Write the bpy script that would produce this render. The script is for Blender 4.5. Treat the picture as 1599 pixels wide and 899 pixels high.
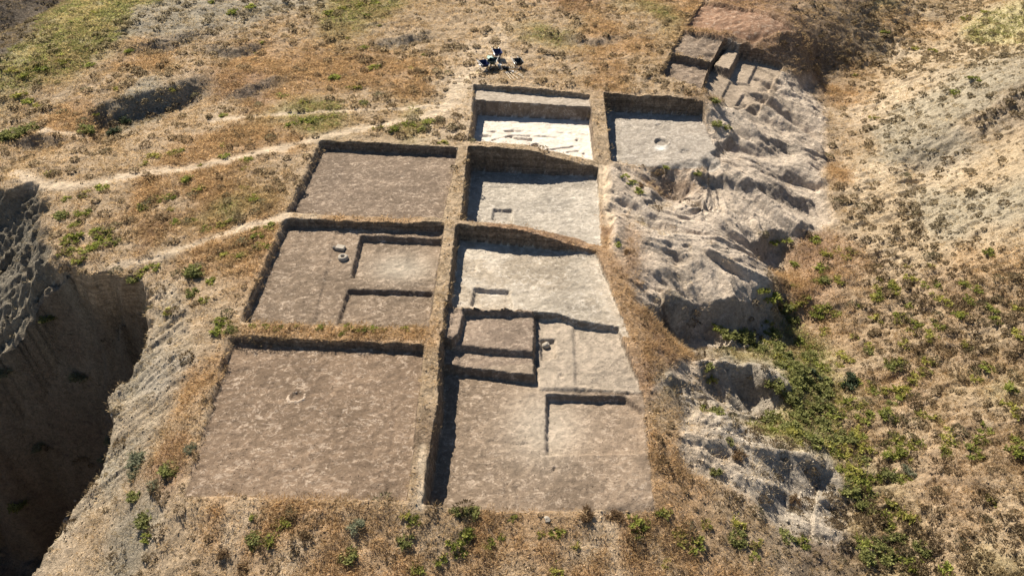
import bpy, math, random
import numpy as np
for o in list(bpy.data.objects): bpy.data.objects.remove(o)
SC = bpy.context.scene
COL = SC.collection
R = math.radians
random.seed(5); rng = np.random.default_rng(11)

# ------------------------------------------------------------------ camera
W0, H0, F0 = 1599.0, 899.0, 1150.0
PITCH = math.atan(905.0/F0); CAMZ = 23.6; YAW = R(1.2)
cam = bpy.data.cameras.new('camera'); cam_o = bpy.data.objects.new('camera', cam); COL.objects.link(cam_o)
cam.lens = 36.0*F0/W0; cam.sensor_width = 36; cam.clip_start = .5; cam.clip_end = 1500
cam_o.location = (0, 0, CAMZ); cam_o.rotation_euler = (R(90)-PITCH, 0, YAW)
SC.camera = cam_o
# ------------------------------------------------------------------ sky + sun
SUN_EL, SUN_AZ_LEFT = R(43), R(33)        # azimuth measured from +Y towards -X
w = bpy.data.worlds.new('World'); SC.world = w; w.use_nodes = True
nt = w.node_tree; bg = nt.nodes['Background']; bg.inputs[1].default_value = .05
sky = nt.nodes.new('ShaderNodeTexSky'); sky.sky_type = 'NISHITA'; sky.sun_disc = False
sky.sun_elevation = SUN_EL; sky.sun_rotation = -SUN_AZ_LEFT; sky.dust_density = .2; sky.air_density = .85
nt.links.new(sky.outputs[0], bg.inputs[0])
sl = bpy.data.lights.new('sun', 'SUN'); sl.energy = 5.0; sl.angle = R(.5); sl.color = (1, .92, .79)
so = bpy.data.objects.new('sun', sl); COL.objects.link(so)
so.rotation_euler = (R(90)-SUN_EL, 0, R(180)+SUN_AZ_LEFT)   # light travels -Z local: towards camera and right
SC.view_settings.view_transform = 'Standard'; SC.view_settings.look = 'None'
SC.view_settings.exposure = .80; SC.view_settings.gamma = 1
SC.render.engine = 'CYCLES'; SC.cycles.max_bounces = 4; SC.cycles.diffuse_bounces = 1

# ------------------------------------------------------------------ projection helpers
cP, sP, cY, sY = math.cos(PITCH), math.sin(PITCH), math.cos(YAW), math.sin(YAW)
def unproj(px, py, z):
    u = (np.asarray(px, float)-799.5)/F0; v = -(np.asarray(py, float)-449.5)/F0
    fx = u; fy = cP + v*sP; fz = -sP + v*cP
    t = (np.asarray(z, float)-CAMZ)/fz
    x, y = fx*t, fy*t
    return x*cY - y*sY, x*sY + y*cY
def proj(x, y, z):
    X = x*cY + y*sY; Y = -x*sY + y*cY; Z = z-CAMZ
    d = Y*cP - Z*sP; up = Y*sP + Z*cP
    return 799.5 + F0*X/d, 449.5 - F0*up/d

# ------------------------------------------------------------------ noise
def _hash(ix, iy, s):
    h = (ix.astype(np.int64)*374761393 + iy.astype(np.int64)*668265263 + s*1442695041) & 0xffffffff
    h = ((h ^ (h >> 13))*1274126177) & 0xffffffff
    return ((h ^ (h >> 16)) & 0xffff)/65535.0
def vn(x, y, s=0):
    ix, iy = np.floor(x), np.floor(y); fx, fy = x-ix, y-iy
    fx = fx*fx*fx*(fx*(fx*6-15)+10); fy = fy*fy*fy*(fy*(fy*6-15)+10)
    a, b = _hash(ix, iy, s), _hash(ix+1, iy, s); c, d = _hash(ix, iy+1, s), _hash(ix+1, iy+1, s)
    return (a+(b-a)*fx)*(1-fy) + (c+(d-c)*fx)*fy
def fbm(x, y, s=0, o=4, g=.5):
    r, a, t = 0, 1, 0
    for k in range(o):
        r = r + a*(vn(x, y, s+k*17)-.5)*2; t += a; a *= g
        x, y = x*2.03*.96+y*.28*2.03+7.1, -x*.28*2.03+y*2.03*.96+3.7
    return r/t
def sstep(a, b, x):
    t = np.clip((x-a)/(b-a), 0, 1); return t*t*(3-2*t)

# ------------------------------------------------------------------ smooth base terrain (thin plate through surveyed points)
CP = '''500 220 .5;722 228 .5;452 338 .05;703 347 0;365 522 -.5;672 520 -.5;300 770 -1.3;650 790 -1.25;600 430 -.2;480 650 -.9;600 280 .3
640 100 .9;500 100 1;740 135 .8;850 135 .7;930 146 .45;1000 100 .8;1040 60 1.2;860 60 1.1;700 30 1.4;880 0 1.8;1060 0 2
300 100 1.5;300 220 .6;150 240 .5;60 290 .3;400 160 .8;560 170 .7;640 180 .6;400 260 .4;230 300 .3;120 110 1.3
140 140 1.2;200 130 1.4;270 115 1.5;320 100 1.6;170 187 .7;240 165 .9;0 200 0;50 215 .1;0 130 1.2;0 95 1.9;90 48 2.4;180 2 3
0 55 -3;55 22 -2.3;0 0 -.5;110 0 .2;400 0 2.2;550 0 2;250 40 2.2;0 260 .2
90 420 -.3;160 430 -.5;230 440 -.6;245 480 -.8;225 560 -1.6;190 620 -2.3;158 720 -3.3;90 830 -4.3;60 899 -5
270 560 -1;240 700 -1.9;180 800 -2.9;250 850 -2.3;345 480 -.45;325 600 -.85;380 440 -.25;300 400 -.2;180 350 0;120 360 0
400 860 -1.7;600 860 -1.8;800 830 -2.3;1000 830 -2.9;400 899 -1.9;700 899 -2.3;200 899 -3
780 357 -.13;850 368 -.5;900 380 -1;930 388 -1.35;800 235 .3;860 245 -.05;900 253 -.5;933 262 -.9;1000 150 .4;1050 155 .35;1095 160 .2
708 480 -.45;697 560 -.65;680 650 -.9;780 500 -.9;800 700 -1.6;800 795 -2.1;900 797 -2.25;1015 797 -2.5
960 300 -1.35;960 400 -1.4;972 480 -1.6;990 620 -2.2;1012 720 -2.4;1125 255 -1.4;1110 200 -1;890 600 -1.7
1000 290 -1.4;1050 370 -2.2;1100 430 -2.8;1180 430 -3.2;1060 505 -3.9;1120 525 -4.8;1190 505 -5.1;1020 470 -2.1;1005 520 -2
1040 291 -2.5;1040 266 -1.5;1080 300 -2.4;1180 392 -5;1150 350 -2.9;1210 345 -3.5;1290 350 -4.7;1285 250 -4;1290 142 -2.7;1390 88 -2.4;1530 0 -1.6;1315 135 -2.7;1340 108 -2.5;1305 190 -3.1
1150 200 -1.3;1220 170 -1.7;1265 170 -2.1;1200 230 -2.2;1262 240 -3.0;1250 290 -3.2;1100 290 -2;1180 320 -2.9
1060 540 -3.5;1130 548 -4;1215 565 -5;1100 625 -5.1;1180 622 -6.3;1150 648 -5.1;1080 650 -3.8;1140 655 -4.2;1190 690 -4.9;1255 700 -5.4;1320 785 -7.3;1240 770 -5.8
1180 760 -4.9;1250 820 -6;1340 850 -7.4;1230 500 -6.2;1262 620 -6.9;1335 720 -7.2;1390 850 -7.8;1410 899 -8
1080 760 -3.6;1100 850 -4;1200 885 -5.4;1025 690 -2.5;1035 600 -2.35;1030 560 -2.2
1098 5 2.1;1175 15 2;1250 50 1.4;1305 66 -.5;1200 60 1.4;1130 62 1.3;1068 50 1.3;1030 118 .7;1095 140 .5;1185 82 .5;1222 100 -.25;1235 108 -.5;1275 112 -2.2
1355 58 -1.0;1310 0 1.4;1400 0 .4;1440 38 -1.2;1480 15 -1.2;1245 125 -1.2;1240 150 -1.6;1282 180 -3;1370 75 -1.9;1180 150 -.7;1150 170 -.7
1599 0 2.5;1599 100 2.6;1599 250 1.2;1599 400 -.8;1599 600 -3.2;1599 899 -5;1450 100 -.9;1400 200 -1.8;1450 300 -1.9;1350 300 -3.5;1500 180 0
1400 450 -4.5;1500 500 -3.4;1500 700 -5;1450 600 -5.6;1350 420 -5;1450 800 -6.6;1560 60 .2;1480 60 -.9'''
pts = []
for t in CP.replace('\n', ';').split(';'):
    a, b, c = map(float, t.split())
    if a > 1015 and c < -2.2: c = -2.2+(c+2.2)*.68
    x, y = unproj(a, b, c); pts.append((float(x), float(y), c))
for x, y, z in [(-80,60,2),(-90,110,6),(-30,120,4),(20,120,5),(60,110,-2),(90,120,6),(80,70,8),(70,40,4),(55,20,-1),(-60,30,-2),(-40,5,-6),(0,5,-3),(30,5,-8),(0,-60,-8),(-120,0,-6),(140,0,2),(0,200,8),(-160,200,10),(160,200,12)]:
    pts.append((x, y, z))
P = np.array(pts)
def _tps(r2): return np.where(r2 > 0, r2*np.log(r2+1e-9), 0)
n = len(P); D = ((P[:, None, :2]-P[None, :, :2])**2).sum(2)
A = np.zeros((n+3, n+3)); A[:n, :n] = _tps(D) + np.eye(n)*2.0
A[:n, n] = 1; A[:n, n+1:] = P[:, :2]; A[n:, :n] = A[:n, n:].T
sol = np.linalg.solve(A, np.concatenate([P[:, 2], np.zeros(3)]))
def base(x, y):
    x = np.asarray(x, float); y = np.asarray(y, float); sh = x.shape; x, y = x.ravel(), y.ravel()
    out = np.empty(x.size)
    for k in range(0, x.size, 20000):
        s = slice(k, k+20000)
        r2 = (x[s, None]-P[None, :, 0])**2 + (y[s, None]-P[None, :, 1])**2
        out[s] = _tps(r2)@sol[:n] + sol[n] + sol[n+1]*x[s] + sol[n+2]*y[s]
    return out.reshape(sh)
def pt(px, py, z=None):
    """a picture point on the base terrain (or at a given height) as world x, y, z"""
    if z is not None:
        x, y = unproj(px, py, z); return float(x), float(y), z
    z = 0.
    for _ in range(14):
        x, y = unproj(px, py, z); z = .4*z + .6*float(base(np.array([x]), np.array([y]))[0])
    return float(x), float(y), z

# ------------------------------------------------------------------ grid
def axis(segs):
    out = [segs[0][0]]
    for a, b, s in segs:
        k = max(1, int(round((b-a)/s))); out += list(np.linspace(a, b, k+1)[1:])
    return np.array(out)
gx = axis([(-260,-90,17),(-90,-52,2),(-52,-24,.22),(-24,-13,.14),(-13,16,.075),(16,25,.11),(25,58,.2),(58,95,2),(95,260,17)])
gy = axis([(-70,4,6),(4,11,1),(11,16,.13),(16,48,.075),(48,62,.1),(62,92,.18),(92,120,1.5),(120,300,18)])
X, Y = np.meshgrid(gx, gy); ny, nx = X.shape
B = base(X, Y)
PX, PY = proj(X, Y, B)
H = B.copy()
def seg_dist(x, y, pl):
    """distance to polyline, arc parameter index"""
    best = np.full(x.shape, 1e9); par = np.zeros(x.shape); side = np.zeros(x.shape)
    for k in range(len(pl)-1):
        ax, ay = pl[k][:2]; bx, by = pl[k+1][:2]; dx, dy = bx-ax, by-ay
        t = np.clip(((x-ax)*dx+(y-ay)*dy)/(dx*dx+dy*dy), 0, 1)
        d = np.hypot(x-ax-t*dx, y-ay-t*dy); m = d < best
        best = np.where(m, d, best); par = np.where(m, k+t, par)
        side = np.where(m, np.sign((x-ax)*dy-(y-ay)*dx), side)
    return best, par, side
def poly_sd(x, y, pg):
    """signed distance, negative inside"""
    d, _, _ = seg_dist(x, y, pg+[pg[0]])
    ins = np.zeros(x.shape, bool); j = len(pg)-1
    for i in range(len(pg)):
        xi, yi = pg[i][:2]; xj, yj = pg[j][:2]
        c = ((yi > y) != (yj > y)) & (x < (xj-xi)*(y-yi)/(yj-yi+1e-12)+xi); ins ^= c; j = i
    return np.where(ins, -d, d)
EN = fbm(X/.5, Y/.5, 91, 3)*.05 + fbm(X/.16, Y/.16, 95, 2)*.025       # ragged cut edges
def box(pg, pad=.6):
    xs = [p[0] for p in pg]; ys = [p[1] for p in pg]
    i0, i1 = np.searchsorted(gx, (min(xs)-pad, max(xs)+pad)); j0, j1 = np.searchsorted(gy, (min(ys)-pad, max(ys)+pad))
    return (slice(j0, j1), slice(i0, i1))

# --- natural relief before digging
lowfar = sstep(45, 70, Y)
hill = sstep(1290, 1380, PX + 60*fbm(X/6, Y/6, 3, 2)) * sstep(0, 40, PX-1250)
rough = .12*fbm(X/2.6, Y/2.6, 21, 3) + .075*fbm(X/.7, Y/.7, 31, 3)
hum = 1-np.abs(fbm(X/1.3, Y/.8, 41, 3))*2.2
H += rough
H += .19*hum*np.clip(hill + .5*lowfar + .25, 0, 1)
# terracettes left and right
def scarp(pl, drop, wid, rec, col=None):
    global H
    q = [pt(*p) for p in pl]; s = box(q, rec*2.2); x, y = X[s], Y[s]; d, par, sd_ = seg_dist(x, y, q)
    sg = d*sd_ + .35*fbm(x/1.1, y/1.1, 77, 3)
    L_ = len(q)-1; ends = np.minimum(par, L_-par); tap = sstep(0, .8, ends)
    k = drop*sstep(0, wid, sg)*np.exp(-(np.clip(sg, 0, None)/rec)**2)*tap
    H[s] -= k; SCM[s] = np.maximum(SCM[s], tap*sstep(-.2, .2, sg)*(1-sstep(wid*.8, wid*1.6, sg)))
SCM = np.zeros(X.shape)
# crest lines run left to right in the picture, the drop is on the near side
for a in [([(130,168),(165,160),(215,146),(262,134),(330,104)],1.25,1.7,5.0), ([(0,222),(60,208),(140,216)],.8,1,4), ([(170,75),(260,60),(330,40)],.6,1.5,4), ([(560,70),(620,60),(700,40)],.4,1.2,4), ([(330,150),(400,128),(470,110)],.4,1.2,4), ([(860,50),(930,60),(1000,50)],.4,1,3), ([(985,468),(1040,462),(1100,463),(1150,470),(1198,452),(1212,420)],1.25,1.2,5), ([(1150,372),(1190,358),(1250,352)],1.2,.9,3.5),
          ([(1075,558),(1130,556),(1190,568),(1240,590)],1.1,1.1,4), ([(1190,702),(1240,704),(1290,718),(1325,760)],.55,1.0,4), ([(1000,262),(1040,264),(1085,276)],.4,1.1,3.6),
          ([(1080,272),(1120,270),(1160,276)],.5,.6,2), ([(1150,560),(1200,560)],.4,.5,2), ([(1090,262),(1130,215),(1145,195)],.5,.8,2.5), ([(1180,215),(1230,222),(1270,250)],.4,.9,3), ([(1180,262),(1230,262),(1280,275)],.35,.7,3),
          ([(1400,230),(1470,215),(1540,170),(1599,120)],1.25,2.8,8), ([(1030,590),(1060,585),(1095,600)],.45,.7,3), ([(1100,275),(1180,285),(1240,300),(1290,300)],.35,.6,3), ([(300,60),(370,75),(420,60)],.6,.9,3),([(1180,740),(1230,760),(1280,800)],.5,.5,2.5)]:
    scarp(*a)
# --- ravine on the left
CLIFF = [(-60,262,.4),(0,283,.4),(40,288,.3),(66,300,.2),(78,345,0),(92,405,-.3),(120,428,-.4),(165,430,-.5),(228,438,-.6),(246,470,-.8),(238,520,-1.2),(215,565,-1.7),(183,625,-2.4),(165,690,-3),(148,735,-3.4),(85,825,-4.3),(48,899,-5.1),(0,980,-6)]
cl = [pt(a, b, c) for a, b, c in CLIFF]
rav = cl + [(-30, 2, 0), (-70, 2, 0), (-75, 60, 0)]
sd = -poly_sd(X, Y, rav)                                  # positive inside ravine
sdn = sd + .8*fbm(X/2.2, Y/2.2, 51, 3) + .35*fbm(X/.6, Y/.6, 55, 3)
sdn = np.where(sd > 12, sd, sdn)
inside = np.clip(sdn, 0, None)
ridge = [pt(84, 395, -.3), pt(104, 428, -.8), pt(62, 470, -2.6), pt(30, 510, -4), pt(-6, 548, -5.5), pt(-60, 610, -7)]
rd, rp, rs = seg_dist(X, Y, ridge)
north = (-(X+25.0)*3.3 + (Y-32.0)*7)/7.74 + .5*fbm(X/1.5, Y/1.5, 73, 3)
soft = np.maximum(sstep(38, 50, Y), sstep(-.3, 1.0, north)*(X < -23))   # the western arm is gentler
drop = (1-soft)*(19*(1-np.exp(-inside/3.0)))*1.0 + soft*7*(1-np.exp(-inside/6))
ramp = H - drop
floorz = -20 + .5*fbm(X/5, Y/5, 61, 3) + np.clip((Y-42)*.5, 0, 9)
RAV = np.where(sdn > 0, np.maximum(ramp, floorz), H)
rz = np.interp(rp, range(len(ridge)), [p[2] for p in ridge])
rr = rz - np.where(north < 0, rd*5, rd*.7) + .35*fbm(X/1.1, Y/1.1, 71, 3)
RIDGE = (rr > RAV) & (sdn > 0)
inner = sdn > 0
H = np.where(inner, np.maximum(RAV, np.where(rr < B, rr, RAV)), H)
ravmask = sstep(.0, .8, sdn)

# --- eroded pale badland with rills running downslope (line-integral of noise along the fall line)
gyy, gxx = np.gradient(B, gy, gx); gm = np.hypot(gxx, gyy)+1e-6
BAD = [(955,262),(1010,262),(1100,264),(1103,190),(1108,165),(1160,160),(1110,140),(1180,110),(1262,125),(1290,190),(1285,300),(1305,345),(1230,365),(1200,420),(1215,470),(1180,520),(1080,520),(1000,470),(960,390),(945,320)]
BAD2 = [(1070,640),(1140,645),(1200,690),(1290,705),(1335,800),(1320,860),(1230,830),(1170,770),(1080,740),(1060,700)]
BAD3 = [(1060,590),(1020,610),(1060,560),(1100,540),(1215,560),(1240,600),(1180,640),(1070,640)]
BAD4 = [(250,440),(285,450),(300,560),(275,640),(210,740),(150,790),(90,850),(60,890),(48,899),(85,825),(148,735),(183,625),(215,565),(238,520)]
wob = 14*fbm(X/2, Y/2, 81, 4)
def pmask(pgpx, soft=8):
    m = np.zeros(X.shape); mx = [p[0] for p in pgpx]; my = [p[1] for p in pgpx]
    sel = (PX > min(mx)-40) & (PX < max(mx)+40) & (PY > min(my)-40) & (PY < max(my)+40) & (Y > 5) & (Y < 110)
    s = poly_sd(PX[sel], PY[sel], pgpx) + wob[sel]*.6
    m[sel] = np.clip(.5 - s/(2*soft), 0, 1); return m
bad = pmask(BAD, 7); bad *= (1-.95*np.exp(-((PX-1045)/48)**2-((PY-288)/13)**2))*(1-.9*np.exp(-((PX-985)/20)**2-((PY-400)/55)**2))*(1-.8*sstep(.12,.3,fbm(X/2.2, Y/1.8, 401, 3))*sstep(1120,1040,PX)); bad2 = np.maximum(pmask(BAD2, 8), pmask(BAD3, 7)); bad4 = pmask(BAD4, 8)*(1-ravmask)
rl = np.zeros(X.shape); msk = (bad+bad2+bad4+ravmask*(Y < 60)*(X > -40)) > .02
dx = (-gxx/gm)[msk]; dy = (-gyy/gm)[msk]; x0 = X[msk]; y0 = Y[msk]
acc = 0
for k in range(-7, 8):
    acc = acc + (vn((x0+dx*k*.24)*3.6, (y0+dy*k*.24)*3.6, 7)-.5) + .6*(vn((x0+dx*k*.1)*8, (y0+dy*k*.1)*8, 9)-.5)
rl[msk] = acc/15
spur = np.zeros(X.shape); acc = 0; qx, qy = x0.copy(), y0.copy()
dsx, dsy = dx, dy
for k in range(-9, 10):
    acc = acc + (vn((x0+dsx*k*.45)*.62, (y0+dsy*k*.45)*.62, 15)-.5) + .5*(vn((x0+dsx*k*.3)*1.4, (y0+dsy*k*.3)*1.4, 16)-.5)
spur[msk] = np.clip(acc/19*4.2, -1, 1)
rl_s = np.clip(rl*3.6, -1, 1)
H += (bad*.17 + bad2*.15 + bad4*.15)*rl_s + (bad*.55+bad2*.42+bad4*.15)*spur + (bad*.10+bad2*.2+bad4*.2)*(fbm(X/2.4, Y/1.9, 87, 3)) + (bad*.18+bad2*.3+SCM*(PX>900)*.7)*(.10*(1-2.6*np.abs(fbm(X/1.5, Y/1.1, 187, 4))) + .04*fbm(X/.3, Y/.3, 188, 3))
H += ravmask*.45*rl_s

# --- cuts
CUTS = []     # (name, id) for classification
CID = np.zeros(X.shape, int); CM = np.zeros(X.shape)
def cut(pg, fl=None, rel=None, wall=.11, cid=None, raise_=False, jit=1.0):
    global H
    q = []
    for p in pg:
        q.append(pt(p[0], p[1], p[2] if len(p) > 2 else None))
    s = box(q); x, y = X[s], Y[s]
    d = poly_sd(x, y, q) + EN[s]*jit
    m = np.clip(.5 - d/wall, 0, 1)
    h = H[s]
    if rel is not None: tgt = h - rel
    else:
        M = np.array([[a[0], a[1], 1] for a in q]); co = np.linalg.lstsq(M, np.array(fl, float) if np.ndim(fl) else np.full(len(q), float(fl)), rcond=None)[0]
        f = co[0]*x + co[1]*y + co[2] + .03*fbm(x/.9, y/.9, 33, 3) +   .026*fbm(x/.30+.8*fbm(x/.5,y/.5,37,2), y/.22, 35, 2)
        tgt = np.maximum(h, f) if raise_ else np.minimum(h, f)
    if rel is None and not raise_:
        done = (h - tgt) > .02
    else: done = np.ones(h.shape, bool)
    H[s] = h + (tgt-h)*m
    if cid is not None:
        k = (m > .5) if rel is not None else (d < -.02)
        CID[s] = np.where(k, cid, CID[s]); CM[s] = np.maximum(CM[s], np.clip(.5-(d+.05)/.25, 0, 1))
L3 = [(501,221),(714,231),(690,341),(451,333)]
L2 = [(446,344),(693,351),(668,512),(378,503)]
L1 = [(361,527),(662,541),(637,782),(286,779)]
cut(L3, [-.05,-.1,-.32,-.33], cid=1)
cut(L2, [-.42,-.42,-.84,-.8], cid=2)
cut([(524,362,-.45),(692,360,-.45),(668,512,-.8),(490,504,-.8)], [-.49,-.49,-.91,-.87], cid=2)
cut([(564,368,-.5),(690,374,-.5),(678,438,-.65),(549,433,-.65)], [-.86,-.86,-.95,-.95], cid=2)
cut([(544,451,-.7),(675,455,-.7),(668,512,-.8),(527,505,-.8)], [-.98,-.98,-1.05,-1.05], cid=2)
cut(L1, [-.84,-.88,-1.32,-1.37], cid=3)
cut([(741,133),(921,149),(927,247),(733,220)], [.45,.16,.1,.4], cid=4)
cut([(744,157,.45),(922,168,.16),(928,247,-.55),(733,220,.5)], [-.72,-.85,-.95,-.8], cid=4)
cut([(944,147),(1097,161),(1128,262),(956,252)], [-1.0,-.8,-1.38,-1.3], cid=5)
cut([(733,230),(934,264),(940,384),(905,371),(850,360),(722,343)], [-1.25,-1.5,-1.5,-1.45,-1.4,-1.3], cid=6)
cut([(714,352),(860,374),(930,392),(985,530,-1.8),(835,503,-1.45),(836,487,-1.3),(723,481,-.9),(702,478,-.8)], [-1.15,-1.25,-1.4,-1.88,-1.4,-1.32,-1.12,-1.1], cid=7)
cut([(771,326,-1.3),(800,327,-1.3),(800,345,-1.3),(768,343,-1.3)], rel=.18, cid=6)
cut([(741,450,-1.15),(795,453,-1.2),(800,480,-1.3),(736,477,-1.2)], rel=.2, cid=7)
cut([(834,487,-1.35),(868,490,-1.45),(893,500,-1.6),(965,513,-1.75),(1003,612,-2.15),(1000,630,-2.2),(834,625,-2.0)], [-1.8,-1.85,-1.85,-1.87,-2.14,-2.2,-2.1], cid=8)
cut([(697,479,-.84),(723,481.5,-.92),(838,487,-1.3),(842,600,-1.4),(690,592,-.7)], [-.92,-.94,-1.25,-1.25,-.95], cid=8)
cut([(725,484,-.95),(838,489,-1.2),(840,560,-1.25),(694,545,-1.1),(718,521,-1.)], [-1.33,-1.45,-1.42,-1.36,-1.33], cid=8)
cut([(692,534,-1.15),(840,546,-1.2),(840,600,-1.5),(688,590,-1.2)], [-1.6,-1.66,-1.66,-1.6], cid=8)
cut([(718,542,-1.5),(840,551,-1.5),(840,590,-1.5),(716,580,-1.5)], rel=.07, cid=8)
cut([(842,494,-1.45),(868,490,-1.45),(893,500,-1.55),(896,560,-1.8),(900,622,-2.0),(842,622,-2)], [-1.85,-1.85,-1.85,-1.95,-2.1,-2.1], cid=8)
cut([(689,567,-1.5),(840,583,-1.55),(842,603,-1.95),(900,605,-2.0),(1005,612),(1022,800),(663,783,-1.25),(688,620,-.8)], [-2.2,-2.2,-2.15,-2.12,-2.25,-2.5,-2.15,-2.2], cid=9)
cut([(896,502,-1.6),(965,513,-1.7),(1003,612,-2.15),(898,602,-2.1)], [-1.97,-1.97,-2.22,-2.18], cid=8)
cut([(855,614,-2.08),(978,618,-2.15),(1003,640,-2.25),(1003,705,-2.3),(853,706,-2.1)], [-2.56,-2.56,-2.56,-2.48,-2.42], cid=9)
cut([(844,529,-1.9),(866,530,-1.9),(868,556,-1.9),(846,560,-1.9)], rel=.22, cid=8)
# upper squares on the spur
cut([(1096,4),(1176,17),(1240,50),(1175,66),(1072,42)], rel=.32, cid=10, wall=.12)
cut([(1067,50),(1129,62),(1109,98),(1047,83)], rel=.25, cid=11)
cut([(1047,85),(1108,100),(1094,138),(1029,118)], rel=.6, cid=11)
cut([(1131,63),(1183,82),(1222,104),(1205,165,-1),(1152,172,-.9),(1108,146),(1095,138),(1110,98)], [-.3,-.1,-.45,-1.15,-.85,-.45,-.35,-.3], cid=12)
cut([(1134,76,.4),(1156,79,.4),(1141,109,.4),(1115,101,.4)], [.42,.42,.38,.38], raise_=True, cid=12, wall=.12)
cut([(1181,104,-.4),(1212,118,-.6),(1200,140,-.7),(1168,127,-.4)], rel=.18, cid=12)
cut([(1140,127,-.4),(1175,130,-.5),(1200,150,-.9),(1150,165,-.7),(1127,152,-.5)], rel=.15, cid=12)
cut([(1161,145,-.7),(1196,156,-1),(1185,170,-1),(1149,164,-.8)], rel=.18, cid=12)
# small pits and cracks
def pit(px, py, z, r, d, sq=1.0, rim=0):
    global H
    x, y, _ = pt(px, py, z); s = box([(x-r, y-r), (x+r, y+r)], .5)
    q = np.hypot(X[s]-x, (Y[s]-y)/sq) + EN[s]*.8
    H[s] -= d*np.clip((r-q)/.1, 0, 1)
    if rim: H[s] += rim*np.exp(-((q-r-.06)/.07)**2)
for a in [(836,226,-.82,.28,.35),(901,218,-.82,.14,.2),(905,226,-.82,.09,.15),(912,238,-.82,.15,.2),(1033,221,-1.1,.5,.16,1,.05),(1071,237,-1.2,.4,.1),(866,730,-2.2,.12,.2),(463,620,-1.08,.28,.06,1,.03),(1030,196,-1,.3,.1),(877,586,-2.05,.16,.08),(1027,150,.3,.1,.1)]:
    pit(*a)
def groove(pl, z, wd, d):
    global H
    q = [pt(a, b, z) for a, b in pl]; s = box(q, .8)
    ds, _, _ = seg_dist(X[s], Y[s], q); H[s] -= d*np.exp(-((ds+EN[s]*1.2)/(wd*.8))**2)*sstep(-.35, .05, fbm(X[s]/.9, Y[s]/.6, 611, 2))
for pl, z, wd, d in [([(757,206),(775,207),(800,205)],-.82,.14,.34),([(800,205),(850,205),(918,210)],-.82,.08,.12),([(752,213),(766,214)],-.82,.12,.22),([(795,213),(812,217),(829,218)],-.82,.13,.3),([(768,220),(782,216),(800,212),(850,213),(900,218)],-.82,.09,.18),([(845,234),(872,231),(900,227)],-.82,.08,.14),([(870,240),(890,236),(910,233)],-.82,.08,.14),([(750,293),(800,292)],-1.3,.08,.06),([(740,402),(742,425)],-1.2,.07,.08),([(755,687),(815,692)],-2.15,.12,.05),([(540,400),(565,412)],-.5,.1,.03),([(714,168),(738,172)],.65,.16,.25),([(790,755),(793,782)],-2.15,.08,.05),([(808,757),(811,784)],-2.15,.08,.05),([(618,640),(606,760)],-1.15,.12,.06)]:
    groove(pl, z, wd, d)
H += .012*fbm(X/.17, Y/.17, 61, 2)
Hn = H

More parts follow.
